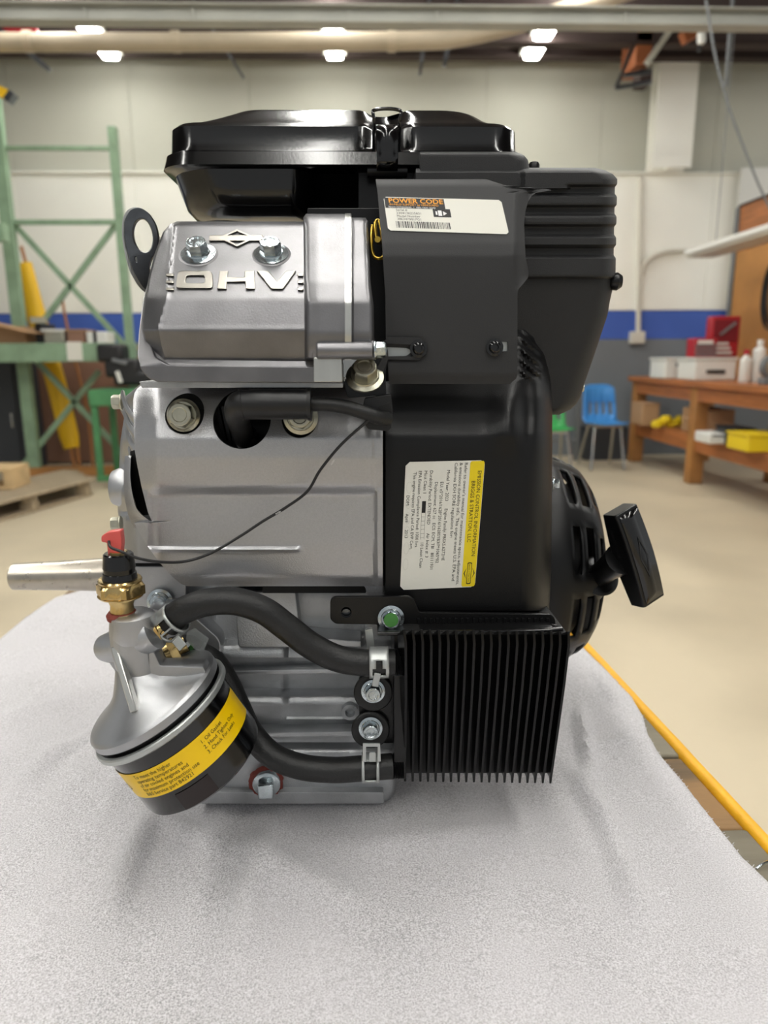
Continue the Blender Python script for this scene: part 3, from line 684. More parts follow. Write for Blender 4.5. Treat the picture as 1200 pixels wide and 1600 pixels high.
for y in (.14, .9):
    for x in (TXL+.08, ex(y)-.08): box('leg', x-.035, x+.035, y-.035, y+.035, 0.001, TZ-.041, M['wood_brown'], t)
# small wire tack on the plank
a = Fz(1182, 1357, TZ+.002); b_ = Fz(1204, 1345, TZ+.003); o = obj('wire_staple', tube_vf([a, (a+b_)/2+Vector((0, 0, .001)), b_], .0009, 6, 2), M['zinc']); tag(o, 'thin bent steel wire on the plank beside the cloth edge', 'wire')
# cloth
CZ = .8045
rx = sorted([(Fz(x, y, CZ).y, Fz(x, y, CZ).x) for x, y in ((870, 985), (905, 1010), (945, 1050), (985, 1092), (1003, 1122), (1011, 1152), (1030, 1185), (1062, 1222), (1112, 1285), (1160, 1345), (1200, 1383), (1260, 1450))])
lx = sorted([(Fz(x, y, CZ).y, Fz(x, y, CZ).x) for x, y in ((128, 925), (88, 936), (40, 966), (0, 1000), (-60, 1050))])
rx = [(rx[0][0]-.12, rx[0][1]+.05)] + rx; lx = [(.1, lx[0][1]-.02)] + lx
def ridge(px, py, segs):
    h = 0
    for (x0, y0, x1, y1, wd, am) in segs:
        dx, dy = x1-x0, y1-y0; L2 = dx*dx+dy*dy; tt = max(0, min(1, ((px-x0)*dx+(py-y0)*dy)/L2))
        d = math.hypot(px-x0-dx*tt, py-y0-dy*tt); h += am*math.exp(-(d/(wd*.55))**2)*(1 - .6*abs(2*tt-1)**3)
    return h
def proj(p):
    v = ROT.transposed() @ (Vector(p) - CAMLOC); return 600 + FPX*v.x/-v.z, 800 - FPX*v.y/-v.z
SEG = [(895, 1215, 960, 1320, 26, .006), (960, 1320, 1010, 1450, 34, .004), (910, 1180, 1010, 1160, 9, .0022), (905, 1120, 925, 1230, 18, .005), (240, 1270, 170, 1440, 30, .004), (60, 1200, 250, 1090, 14, .0022),
       (100, 1160, 20, 1250, 30, .003), (300, 1300, 560, 1420, 45, .003), (560, 1330, 800, 1300, 40, .0025), (120, 1100, 0, 1130, 20, .0022), (420, 1290, 360, 1520, 40, .0035), (120, 1210, 330, 1330, 22, .003), (930, 1050, 965, 1110, 16, .004)]
V = []; Fc = []; ny, nxx = 210, 190
Y0, Y1 = .12, Fz(128, 925, CZ).y
def rin(y):
    return lerp(rx, y) if y > rx[0][0] else rx[0][1] + (rx[0][0]-y)*.3
for j in range(ny+1):
    y = Y0 + (Y1-Y0)*j/ny; a = lerp(lx, y); b_ = rin(y)
    for i in range(nxx+1):
        u = i/nxx; x = a + (b_-a)*u; yy = y + .006*noise.noise(Vector((x*8, 0, 3))) + (.0007*noise.noise(Vector((x*400, 1, 1))) if j in (0, ny) else 0)
        px, py = proj((x, yy, CZ)); n_ = noise.noise(Vector((x*7, yy*7, 1)))*.0016 + noise.noise(Vector((x*18, yy*18, 5)))*.0007
        h = (1.9*ridge(px, py, SEG) + 1.8*n_)*(1 - .85*sm(.44, .47, yy)*sm(-.24, -.20, x)*(1-sm(.14, .18, x))) + .0015
        e = min(u, 1-u)*(b_-a); h *= min(1, .25+e/.03)
        xe = x + (.0007*noise.noise(Vector((1, yy*500, 2))) if i in (0, nxx) else 0)
        z = CZ + max(0, h)
        if x < TXL: z -= (TXL-x)**1.3*1.2
        V.append((xe, yy, z))
for j in range(ny):
    for i in range(nxx): k = j*(nxx+1)+i; Fc.append((k, k+1, k+nxx+2, k+nxx+1))
o = obj('packing_cloth', (V, Fc), M['cloth'], None, 60); solidify(o, .0022, -1 if False else 1); tag(o, 'white fleecy speckled packing cloth spread on the table under the engine', 'cloth')
# fibres at the cloth edge
fb = []
for k in range(60):
    y = .36 + random.random()*.35; x = rin(y); p = Vector((x, y, CZ+.002)); q = p + Vector((random.uniform(.0005, .0025), random.uniform(-.0015, .0015), random.uniform(0, .001)))
    fb.append(bar_vf(p, q, .0003, .0003))
f_ = obj('loose_fibres', join(*fb), M['cloth'], o); f_['kind'] = 'stuff'

# ======================= ENGINE =======================

ENG = thing('engine', 'black and silver twin cylinder engine standing on the white cloth', 'engine', (A(600, 1000, .6).x, .60, CZ + .004))
def zpx(py, Y): return A(600, py, Y).z
def ease(pts): return lambda x, y: slerp_(pts, y)

# --- crankcase (lower body) ---
ccd = [(915, .470), (930, .468), (1000, .468), (1008, .462), (1028, .458), (1040, .470), (1078, .474), (1086, .464), (1100, .460), (1122, .466), (1130, .474), (1160, .476), (1172, .468), (1200, .464), (1240, .462), (1256, .462)]
def cc_depth(x, y):
    d = slerp_(ccd, y); d += .004*sm(440, 452, x)*(1-sm(560, 575, x))*(y < 1120)
    if x < 340: d += .02*sm(340, 288, x)
    return d
cc = obj('crankcase', relief_vf(rows(915, 1256, 4), [(915, 285), (1120, 290), (1240, 288), (1250, 292), (1256, 298)], [(915, 640), (1000, 640), (1180, 622), (1200, 620), (1236, 618), (1250, 610), (1256, 600)], cc_depth, .72, 60, 0, 10, 0, 8, .008), M['cast_rough'], ENG, 40, 'grey cast aluminium crankcase')
for v in cc.data.vertices: v.co.z = max(v.co.z, CZ + .0045 - WORG[cc].z)
# cast pads, window and boss on the crankcase
obj('cast_pad', plate_vf([(365, 925), (462, 925), (470, 1000), (462, 1012), (372, 1012)], .458, .02, (), 2, 6), M['cast_rough'], cc)
obj('slot_shade_strip', plate_vf([(410, 912), (572, 912), (572, 927), (410, 927)], .456, .02, (), 1, 2), M['dark'], cc, label='painted shade of the slot below the silver shroud')  # black strip painted as the shade inside the slot
obj('cast_rib', plate_vf([(470, 995), (565, 1002), (565, 1012), (470, 1008)], .452, .02, (), 2, 3), M['cast_rough'], cc)
for y in (1048, 1146): obj('cast_rib', plate_vf([(355, y), (560, y-3), (560, y+5), (355, y+8)], .462, .02, (), 2, 3), M['cast_rough'], cc)
obj('threaded_boss', lathe_vf([(0, .006), (.006, .006), (.0062, .0035), (.002, .003), (.002, .0)], A(547, 1107, .466), (0, -1, 0), 20), M['cast_rough'], cc)
obj('foot', plate_vf([(298, 1238), (440, 1238), (600, 1238), (600, 1256), (298, 1256)], .456, .20, (), 1, 3), M['cast_rough'], cc)
# drain plug
dp = obj('drain_plug', lathe_vf([(-.004, .0095), (.003, .0098), (.004, .0085)], A(417, 1222, .452), (0, -1, -.1), 24), M['zinc'], ENG, label='zinc plated square drain plug')
p = A(417, 1236, .444); obj('square_head', bar_vf(A(416, 1225, .450), A(415, 1238, .438), .0105, .0105), M['zinc'], dp, bevel=.001)
V, Fc = lathe_vf([(-.004, .010), (0, .0125), (.0025, .0115), (.003, .0095)], A(416, 1221, .455), (0, -1, -.1), 36)
obj('thread_sealant', ([v + Vector((noise.noise(v*700), 0, noise.noise(v*600+Vector((3, 3, 3)))))*.0016 for v in V], Fc), M['sealant'], dp)
# --- left side castings ---
sc = obj('side_cover', relief_vf(rows(598, 935, 5), [(598, 222), (612, 205), (624, 190), (640, 187), (652, 194), (690, 188), (735, 186), (750, 183), (800, 184), (830, 190), (862, 186), (925, 190), (935, 196)], [(598, 330), (935, 330)], lambda x, y: .505 + .03*sm(235, 185, x) + .006*math.sin(y/14)*(y < 800), .70, 30, 8, 0, 4, 4, .01), M['cast'], ENG, 40, 'bright cast aluminium side cover')
obj('round_boss', lathe_vf([(0, .013), (.006, .0155), (.012, .0165), (.03, .0165)], A(178, 762, .545), (1, .0, 0), 24), M['cast'], sc)
for (x, y, Y, r) in ((183, 628, .52, .0052), (181, 818, .52, .005)):
    hex_bolt('cover_bolt', A(x+8, y, Y), (-1, -.1, 0), r, .007, M['zinc_dull'], sc, 1.15)
for k, (y, x0) in enumerate(((628, 196), (655, 199), (685, 203), (715, 207), (745, 212), (775, 219))[:4]):
    P = [A(x0-4, y-12, .50), A(x0+2, y+8, .482), A(x0+18, y+30, .474), A(x0+40, y+40, .49)]
    obj('cooling_fin', tube_vf(P, .0035, 8, 6, .45), M['cast'], sc)
obj('mount_pad', relief_vf(rows(805, 880, 5), [(805, 196), (880, 192)], [(805, 262), (880, 300)], lambda x, y: .462 + .02*sm(215, 190, x), .6, 20, 6, 6, 4, 4, .006), M['cast'], sc)
obj('mount_ear', plate_vf([(190, 885), (268, 885), (290, 905), (290, 960), (255, 962), (190, 945)], .478, .04, (), 2, 8), M['cast'], sc)
hex_bolt('cover_bolt', A(250, 940, .474), (0, -1, .1), .0062, .007, M['zinc'], sc, 1.45)
# --- crankshaft ---
a = A(20, 901, .62); b_ = A(175, 893, .62)
obj('crankshaft', lathe_vf([(0, 0), (.0, .0105), (.0012, .0118), (.05, .0135), (.085, .0152), (.12, .0155), (.2, .0155)], a, (1, 0, .006), 48), M['steel'], ENG, 40, 'polished steel tapered crankshaft')

# --- silver cylinder shroud ---
ssd = [(598, .458), (604, .449), (620, .441), (650, .431), (685, .4250), (715, .4245), (757, .4268), (764, .4285), (773, .4322), (850, .4318), (900, .4332), (916, .4385)]
def ss_depth(x, y):
    d = slerp_(ssd, y)
    if y > 762: d -= .0048*sm(0, 1, (x-582)/8)*sm(758, 775, y); d -= .004*(1-sm(228, 240, x))*sm(762, 775, y)
    d -= .0022*math.exp(-((y-858)/3.2)**2)*(1-sm(465, 474, x))
    d += .012*(1-sm(205, 250, x))
    if x > 584: d += .0012
    return d
sxl = [(598, 232), (601, 222), (606, 215), (614, 210), (625, 208), (700, 210), (725, 214), (760, 221), (800, 231), (816, 238), (817, 210), (830, 216), (845, 225), (860, 235), (880, 250), (900, 268), (912, 282), (916, 292)]
ss = obj('cylinder_shroud', relief_vf(rows(598, 916, 3), sxl, [(598, 598), (916, 598)], ss_depth, None, 90, thick=.002), M['silver_paint'], ENG, 35, 'silver painted sheet metal cylinder shroud')
boolcut(ss, [lathe_vf([(-.03, .0116), (.03, .0116)], A(287, 647, .43), (0, 1, 0), 40), lathe_vf([(-.03, .0172), (.03, .0172)], A(378, 655, .43), (0, 1, 0), 48), lathe_vf([(-.03, .0108), (.03, .0108)], A(468, 655, .43), (0, 1, 0), 40)])
obj('cavity_shade_plate', plate_vf([(203, 705), (240, 700), (262, 820), (236, 820), (214, 795), (204, 760)], .468, .02, (), .5, 2), M['dark'], ss)  # black plate standing in for the shaded interior of the opening
ribbon_o = [(197, 712), (195, 745), (196, 775), (202, 805), (211, 826)]; ribbon_i = [(204, 712), (203, 745), (207, 775), (216, 800), (240, 819)]
V = []; Fc = []
for i, (o_, i_) in enumerate(zip(catmull([(x, y, 0) for x, y in ribbon_o], 5), catmull([(x, y, 0) for x, y in ribbon_i], 5))):
    V += [A(o_[0], o_[1], .448 - .006*i/20), A(i_[0], i_[1], .444 - .006*i/20), A(i_[0], i_[1], .475)]
for i in range(len(V)//3 - 1):
    for k in (0, 1): Fc.append((i*3+k, i*3+k+1, i*3+k+4, i*3+k+3))
o = obj('shroud_strap', (V, Fc), M['silver_paint'], ss); solidify(o, .0015, 0)
obj('lower_skirt', plate_vf([(285, 905), (598, 905), (598, 932), (575, 932), (570, 916), (330, 916)], .440, .002, (), .5, 3), M['silver_paint'], ss)
obj('cylinder_block', relief_vf(rows(600, 915, 8), [(600, 225), (800, 235), (915, 300)], [(600, 600), (915, 600)], lambda x, y: .462 + .003*math.sin(y*.9), .62, 20), M['dark'], ENG, 40, 'dark cylinder behind the shroud')
for k in range(7): obj('inner_fin', plate_vf([(214+k*3, 730+k*12), (236, 735+k*12), (240, 740+k*12), (218+k*3, 738+k*12)], .452, .05, (), .5, 0), M['dark_steel'], ss)
hex_bolt('shroud_bolt', A(287, 649, .4295), (0, -1, .12), .0076, .0105, M['zinc_dull'], ENG, 1.3, .002, 'large zinc flange bolt in the shroud recess')
hex_bolt('shroud_bolt', A(470, 652, .4275), (0, -1, .12), .0073, .0085, M['zinc_dull'], ENG, 1.42, .002, 'flange bolt half hidden behind the spark plug boot')
# --- spark plug lead ---
for k in range(5): obj('spark_plug_well', tube_vf([A(340+k*8, 635, .447), A(352+k*8, 690, .447)], .0018, 6, 2), M['semi_black'], ss) if k < 3 else None
bt = obj('spark_plug_boot', tube_vf([A(382, 690, .446), A(377, 672, .432), A(371, 650, .418), A(376, 634, .408), A(395, 632, .405), A(430, 632, .405), A(484, 632, .405)], lambda u: .0066 + .0018*sm(.25, .5, u), 24, 10), M['boot'], ENG, 50, 'black rubber elbow boot on the spark plug')
obj('boot_collar', lathe_vf([(0, .0088), (.001, .0092), (.0022, .0092), (.0025, .0085)], A(480, 632, .405), (1, 0, 0), 28), M['boot'], bt)
obj('boot_seam', lathe_vf([(0, .0086), (.0008, .0090), (.0016, .0086)], A(375, 633, .406), (1, .15, .1), 28), M['boot'], bt)
obj('plug_skirt', lathe_vf([(0, .008), (.004, .0085), (.008, .0075)], A(385, 692, .446), (0, -.6, .8), 24), M['semi_black'], bt)
obj('ignition_lead', tube_vf([A(480, 632, .405), A(510, 632, .404), A(540, 636, .404), A(570, 645, .404), A(590, 652, .406), A(606, 654, .412)], .0040, 16, 8), M['rubber'], ENG, 50, 'thick black ignition lead')
clip = plate('lead_clip', [(570, 622), (611, 616), (614, 640), (612, 668), (606, 674), (575, 671), (568, 660), (590, 650), (566, 640)], .412, .006, M['boot'], ENG, (), 1.2, 3, 'black rubber lead clip')
obj('clip_slot', plate_vf([(590, 636), (610, 628), (612, 642), (596, 644)], .4115, .004, (), .5, 1), M['dark'], clip)
# thin sensor wire
wr = obj('sensor_wire', tube_vf([A(170, 846, .398), A(173, 855, .394), A(190, 862, .392), A(215, 872, .393), A(250, 878, .398), A(290, 877, .406), A(330, 864, .410), A(375, 838, .412), A(410, 815, .412), A(445, 794, .411), A(480, 768, .409), A(500, 735, .408), A(530, 698, .406), A(560, 670, .404), A(585, 650, .403), A(594, 644, .405)], .00085, 8, 8), M['boot'], ENG, 60, 'thin black wire to the oil pressure switch')
for (x, y, an) in ((520, 722, 58), (435, 801, 28)):
    dc = Decal([(x-9, y+4), (x+9, y-4), (x+7, y-8), (x-11, y)], 10, 2.4, lambda px, py: .4085, .0)
    vf = text_vf('UBEEM' if 0 else 'H3380', 3.4); c, s = math.cos(R(an)), math.sin(R(an))
    obj('wire_print', ([A(x+(v.x-5)*c+v.y*s*-.0 - (v.y-1.2)*s, y-(v.x-5)*s-(v.y-1.2)*c, .4068 if x > 500 else .4098) for v in vf[0]], vf[1]), M['white_ink'], wr, 0)

# --- valve cover ---
vcd = [(346, .470), (352, .460), (460, .4085), (466, .4060), (472, .4052), (508, .4008), (516, .3995), (524, .4005), (560, .4045), (572, .4075), (584, .4090)]
vxl = [(346, 276), (350, 266), (362, 255), (395, 242), (430, 233), (465, 226), (500, 221.5), (515, 222), (540, 227), (560, 234), (572, 245), (580, 256)]
vxe = [(346, 285), (352, 272), (465, 260), (515, 246), (584, 262)]
def vc_depth(x, y):
    d = slerp_(vcd, y); e = lerp(vxe, y)
    if x < e: d += (e-x)/FPX*.41*1.25
    d -= .0006*math.exp(-((x-e)/3)**2)
    return d
vc = obj('valve_cover', relief_vf(rows(346, 580, 2), vxl, [(346, 480), (580, 480)], vc_depth, .475, 90, 3, 0, 5, 6, .006), M['cast_grey'], ENG, 32, 'cast aluminium valve cover with raised letters')
def flange_d(x, y): return .3985 + max(0, 568-y)/FPX*.41*1.0 + .0006
obj('cover_flange', plate_vf([(236, 420), (223, 470), (216.5, 520), (215, 556), (219, 576), (230, 590), (246, 597), (536, 598), (536, 566), (480, 573), (300, 571), (262, 570), (242, 558), (234, 535), (240, 430)], flange_d, .014, (), 1.5, 4), M['cast_grey'], vc)
obj('flange_base', plate_vf([(240, 440), (228, 540), (236, 565), (262, 580), (534, 580), (534, 440)], lambda x, y: flange_d(x, y)+.003, .03, (), 1, 4), M['cast_grey'], vc)
obj('head_gasket_step', plate_vf([(217, 596), (536, 598), (536, 606), (222, 606)], .409, .03, (), .8, 2), M['cast_rough'], vc)
# raised right hand block
bd = [(334, .462), (342, .449), (352, .443), (440, .4020), (470, .3935), (520, .3910), (545, .3925), (562, .396)]
blk = obj('rocker_housing', relief_vf(rows(334, 562, 3), [(334, 478), (340, 474), (562, 476)], [(334, 540), (562, 540)], lambda x, y: slerp_(bd, y) + .0012*sm(500, 476, x), .48, 40, 9, 0, 7, 4, .006), M['cast_grey'], vc, 35)
obj('machined_strip', relief_vf(rows(333, 562, 4), [(333, 539), (562, 539)], [(333, 549), (562, 549)], lambda x, y: slerp_(bd, y) - .0012, .48, 4, 0, 0, 3, 0, .003), M['machined'], vc, 35)
obj('rocker_housing', relief_vf(rows(340, 556, 3), [(340, 548), (556, 548)], [(340, 571), (346, 575), (440, 579), (480, 584), (556, 585)], lambda x, y: slerp_(bd, y) + .004 - .002*(1-sm(0, 1, (x-549)/4)), .48, 20, 0, 8, 7, 3, .006), M['cast_grey'], vc, 35)
obj('bolt_boss', lathe_vf([(0, .0035), (.001, .0045), (.026, .0046), (.0300, .0044), (.0305, .003)], A(494, 548, .3915), (1, 0.02, 0), 28), M['cast_grey'], vc)
obj('boss_fillet', relief_vf(rows(530, 562, 3), [(530, 484), (562, 484)], [(530, 585), (562, 585)], lambda x, y: .394 + .0022*((y-547)/14)**2, .45, 20, 6, 3, 4, 4, .004), M['cast_grey'], vc, 35)
obj('lower_block', plate_vf([(490, 558), (534, 558), (535, 597), (490, 597)], .3955, .03, (), 1.5, 2), M['machined'], vc)
hex_bolt('side_bolt', A(586, 547, .3925), (1, -.12, 0), .0042, .006, M['zinc'], vc, 1.2)
for x in (310, 424): hex_bolt('cover_bolt', A(x, 397, vc_depth(x, 397)-.001), (0, -.66, .75), .0062, .0085, M['zinc'], vc, 1.62, .0014, None, .5)
for x in (310, 424):
    obj('bolt_seat', lathe_vf([(-.002, .0115), (.0002, .0113), (.0006, .0105)], A(x, 398, vc_depth(x, 398)), (0, -.66, .75), 32), M['cast_grey'], vc)
# raised marks
sf = lambda x, y: slerp_(vcd, y) - .0020
em = lambda n, outer, holes=(), r=0, h=.003: obj(n, plate_vf(outer, sf, h, holes, 1.1, r), M['cast_bright'], vc, 30)
em('raised_letter_o', roundpoly([(278, 423), (331, 423), (333, 450), (274, 450)], 7), [roundpoly([(291, 430), (320, 430), (320, 442), (289, 442)], 4)])
for y in (427, 438, 449):
    em('raised_line', [(259, y), (271, y), (271, y+4), (259, y+4)]); em('raised_line', [(465, y), (474, y), (474, y+4), (465, y+4)])
em('raised_letter_h', [(343, 423), (356, 423), (355, 433), (382, 433), (382, 423), (397, 423), (398, 451), (384, 451), (383, 440), (354, 440), (353, 451), (339, 451)])
em('raised_letter_v', [(401, 423), (419, 423), (433, 440), (447, 423), (462, 423), (442, 451), (424, 451)])
em('raised_bar', [(327, 367), (411, 367), (412, 376), (326, 376)], (), 1.5, .003)
sf2 = lambda x, y: slerp_(vcd, y) - .0020
obj('raised_diamond', plate_vf([(370, 358), (400, 371), (370, 385), (340, 371)], sf2, .003, [[(370, 361), (393, 371), (370, 382), (347, 371)]], .6), M['cast_bright'], vc, 30)
# --- lifting eye ---
ey = lambda x, y: .470 + .00022*(x-222)
eye_pts = [(213, 322), (232, 331), (243, 350), (248, 372), (246, 392), (236, 404), (232, 416), (238, 440), (250, 460), (228, 459), (216, 448), (202, 424), (195, 398), (190, 368), (191, 342), (198, 327)]
le = plate('lifting_eye', [(218, 323), (232, 332), (243, 350), (248, 372), (246, 392), (236, 404), (232, 416), (238, 440), (250, 460), (232, 458), (222, 448), (208, 424), (200, 398), (194, 368), (195, 342), (203, 327)], ey, .004, M['dark_steel'], ENG, [circ(223.5, 368, 16, 27, 30, -.18), circ(212.5, 405, 1.8, 4.5, 12, -.2)], .8, 9, 'dark steel lifting eye')
obj('bright_edge', plate_vf(roundpoly(eye_pts, 9), lambda x, y: ey(x, y)+.0012, .003, [circ(222, 368, 16, 27, 30, -.18)], .5), M['machined'], le, 30, 'bright cut edge of the plate')
# --- black shroud ---
bsd = [(468, .512), (500, .494), (540, .476), (590, .458), (620, .450), (650, .4455), (680, .4385), (700, .4375), (960, .4365)]
def bs_depth(x, y):
    d = slerp_(bsd, y)
    d -= .006*math.exp(-((x-792)/24)**2 - ((y-655)/38)**2)
    d += .005*math.exp(-((x-822)/14)**2 - ((y-650)/60)**2)
    if 505 < y < 600 and x > 806: d -= .0045*(0.5+.5*math.cos((y - (x-830)*.75 - 523)/17*2*math.pi))*sm(806, 820, x)*(1-sm(846, 856, x))*sm(505, 515, y)*(1-sm(585, 600, y))
    return d
bs = obj('blower_shroud', relief_vf(rows(468, 958, 4), [(468, 640), (590, 640), (596, 600), (958, 600)], [(468, 808), (480, 818), (500, 833), (530, 848), (560, 856), (600, 861), (640, 863), (700, 863), (800, 862), (900, 861), (958, 858)], bs_depth, .68, 80, 1.5, 48, 0, 3, .040), M['shroud_black'], ENG, 40, 'satin black blower shroud')
# --- intake housing with wrapping ribs ---
def rib(y, x):
    s = 0
    for a, b_ in ((266, 290), (305, 322), (336, 352), (369, 385), (401, 434)):
        s = max(s, sm(a-3, a+3, y)*(1-sm(b_-3, b_+3, y)))
    if y < 296: s = max(s, 1-sm(884, 892, x)) if y > 280 else 1
    if y > 434: s = max(0, 1-(y-434)/14)*.0
    return s
ixr = lambda y: lerp([(262, 925), (266, 942), (272, 954), (280, 961), (440, 958), (452, 957), (470, 953), (493, 949), (559, 927), (600, 913), (620, 907), (632, 900), (640, 891), (648, 874)], y) + (3.5*rib(y, 950) if y < 440 else 0)
ih = obj('intake_housing', relief_vf(rows(262, 648, 2), [(262, 650), (648, 650)], ixr, lambda x, y: .486 - .0045*(rib(y, x) if y < 445 else 0)*sm(812, 822, x) + .00005*max(0, y-440), .66, 90, 0, 26, 8, 10, .022), M['matte_black'], ENG, 35, 'matte black ribbed intake housing')
obj('housing_neck', relief_vf(rows(237, 272, 2), [(237, 655), (272, 655)], [(237, 806), (243, 819), (250, 825), (272, 829)], lambda x, y: .488 + .00002*y*0, .62, 50, 2, 22, 5, 0, .014), M['matte_black'], ih, 35)
obj('housing_screw', lathe_vf([(0, .004), (.003, .0042), (.005, .003), (.0052, .0)], A(834, 266, .53), (0, 0, 1), 16), M['semi_black'], ih)
obj('thumb_knob', lathe_vf([(0, .0035), (.002, .0055), (.006, .006), (.009, .004), (.0095, 0)], A(950, 440, .50), (1, -.1, 0), 16), M['semi_black'], ih)
obj('side_clip', lathe_vf([(0, .0035), (.004, .003), (.0045, 0)], A(903, 606, .53), (1, 0, 0), 12), M['zinc_dull'], ih)
# --- heat shield plate with code label ---
shd = [(280, .452), (288, .446), (380, .4265), (400, .424), (430, .4235), (540, .4225), (585, .4225), (600, .425)]
def sh_depth(x, y):
    d = slerp_(shd, y) + .010*sm(800, 832, x)*(1-sm(430, 460, y))
    return d + .0025*math.exp(-((y-548)/14)**2)*(1-sm(645, 672, x))
def sh_xl(y): return lerp([(280, 587), (300, 590), (380, 597), (460, 602), (530, 603), (600, 608)], y)
def sh_xr(y): return lerp([(280, 760), (290, 790), (296, 866), (298, 858), (301, 838), (306, 831), (315, 825), (330, 821), (350, 819), (400, 821), (425, 826), (434, 825), (444, 817), (452, 810), (458, 808.5), (586, 808.5), (592, 806), (596, 801), (600, 797)], y)
hs = obj('heat_shield', relief_vf([280, 281.5, 283]+rows(285, 600, 2), sh_xl, sh_xr, lambda x, y: sh_depth(x, y) , None, 80, thick=.0022), M['shield_black'], ENG, 40, 'matte black shield carrying the code label')
boolcut(hs, [plate_vf([(598, 541), (640, 543), (650, 548), (640, 556), (598, 557)], .40, .05, (), 0, 3), plate_vf([(775, 532), (807, 533), (807, 549), (775, 549)], .40, .05, (), 0, 2)])
obj('slot_rim', plate_vf([(603, 526), (655, 528), (666, 537), (667, 552), (655, 563), (606, 562), (606, 557), (644, 557), (652, 548), (644, 539), (603, 537)], lambda x, y: .4215, .0016, (), .6), M['shield_black'], hs)
obj('slot_spacer', plate_vf([(600, 536), (648, 538), (648, 556), (600, 558)], .4256, .002, (), .3), M['clamp'], hs, label='bare metal seen in the slot')
obj('slot_spacer', plate_vf([(782, 531), (798, 532), (798, 549), (782, 549)], .4246, .002, (), .3), M['clamp'], hs, label='bare metal seen in the slot')
for x, y in ((654, 545), (773, 543)):
    sc_ = obj('shield_screw', lathe_vf([(0, .0050), (.0006, .0050), (.0009, .0036), (.0016, .0034), (.0034, .0030), (.0037, .0024), (.0036, .0018), (.0015, .0016), (.0015, 0)], A(x, y, .4212), (0, -1, .05), 30), M['gloss_black'], hs, 30)
D = Decal([(606.5, 360), (795.5, 366), (783, 312.5), (599, 307.5)], 190, 54, sh_depth, .0005)
lb = obj('code_label', D.rect(0, 0, 190, 54, 0, 4, 16), M['label_white'], ENG, 60, 'white code label with black and orange header')
obj('header_block', join(D.rect(1, 36.5, 97, 53, .0001), D.rect(76, 24, 104, 37, .0001)), M['ink'], lb, 0)
obj('header_text', D.text('POWER CODE', 7, 45, 10.2, .0002, xs=1.32, bold=.18), M['orange_ink'], lb, 0, label='POWER CODE in orange')
obj('header_text', D.text('IN-FIELD SUPPORT by VANGUARD', 8, 40.8, 4.6, .0002, xs=1.12), M['orange_ink'], lb, 0)
obj('header_text', D.text('basco.com/patents  •  data rates apply', 6, 37.2, 4.2, .0002, xs=1.17), M['white_ink'], lb, 0)
obj('label_text', join(D.text('Serial #', 17, 32, 5, xs=1.2), D.text('2304136225831', 17, 27, 5, xs=1.25), D.text('Model Number', 17, 22.2, 5, xs=1.2), D.text('38E3470017G1', 17, 17.4, 5, xs=1.25)), M['ink'], lb, 0)
bars = []; x = 14; random.seed(3)
while x < 100:
    w_ = random.choice((.7, .7, 1.2, 1.8)); bars.append(D.rect(x, 5, x+w_, 15.5, .0001, 0, 2)); x += w_ + random.choice((.7, .9, 1.4))
obj('barcode', join(*bars), M['ink'], lb, 0)
obj('phone_icon', join(D.rect(84, 26, 90, 34.5, .0002), D.rect(80, 27.5, 82.5, 33, .0002), D.poly([(92, 26.5), (98, 30), (92, 33.5)], .0002)), M['white_ink'], lb, 0)
# spring and black gap behind it
obj('linkage_spring', tube_vf([A(582, 352, .450), A(580, 375, .447), A(583, 398, .445), A(592, 404, .444), A(600, 398, .445), A(598, 375, .447), A(592, 346, .452), A(586, 350, .450), A(588, 372, .448)], .0011, 8, 8), M['zinc_yellow'], ENG, 60, 'yellow zinc spring wire')
obj('linkage_rod', tube_vf([A(592, 378, .452), A(590, 374, .443)], .0018, 10, 1), M['zinc_yellow'], ENG)
obj('gap_shade_plate', plate_vf([(480, 325), (700, 325), (700, 620), (540, 620), (560, 560), (480, 560)], .488, .08, (), 1, 3), M['semi_black'], ENG)  # black plate put in as the darkness of the gap behind the spring
# bolt with black bracket below the valve cover
bb = plate('lead_bracket', [(538, 600), (545, 575), (604, 530), (606, 560), (602, 585), (604, 618), (596, 640), (590, 618), (543, 622)], .418, .002, M['semi_black'], ENG, (), .6, 4, 'black sheet bracket')
obj('bracket_edge', plate_vf([(588, 575), (606, 545), (607, 560), (596, 590)], .4155, .003, (), .5, 2), M['matte_black'], bb)
hex_bolt('bracket_bolt', A(570, 590, .414), (.0, -.75, .66), .0075, .010, M['zinc_dull'], ENG, 1.45, .002, 'dull zinc flange bolt on the black bracket')
# --- emission label ---
surf = lambda x, y: bs_depth(x, y)
D = Decal([(634, 722), (625, 922), (742, 917), (758, 719)], 200, 120, surf, .0007)   # s runs down the picture, t to the right
lb = obj('emission_label', D.rect(0, 0, 200, 120, 0, 6, 20), M['label_white'], ENG, 60, 'cream information label with yellow band')
obj('yellow_band', D.rect(1, 98, 199, 119.6, .0001, 3, 16), M['label_yellow'], lb, 0)
obj('yellow_band_text', join(D.text('EMISSION CONTROL INFORMATION', 16, 110.5, 8.2, .0002, xs=1.0), D.text('BRIGGS & STRATTON, LLC', 32, 102, 8.2, .0002, xs=1.0)), M['ink'], lb, 0)
T = [(3, 89.5, 'Refer to owner\'s manual for maintenance specs, adjustments,', 7.0, 1.11), (3, 82, '& emissions durability info. This engine meets U.S. EPA and', 7.0, 1.11), (3, 74.5, 'California EXH SORE regulations for:', 7.0, 1.11)]
obj('label_text', join(*[D.text(s, x, y, z, .0001, xs=w_) for x, y, s, z, w_ in T]), M['ink'], lb, 0)
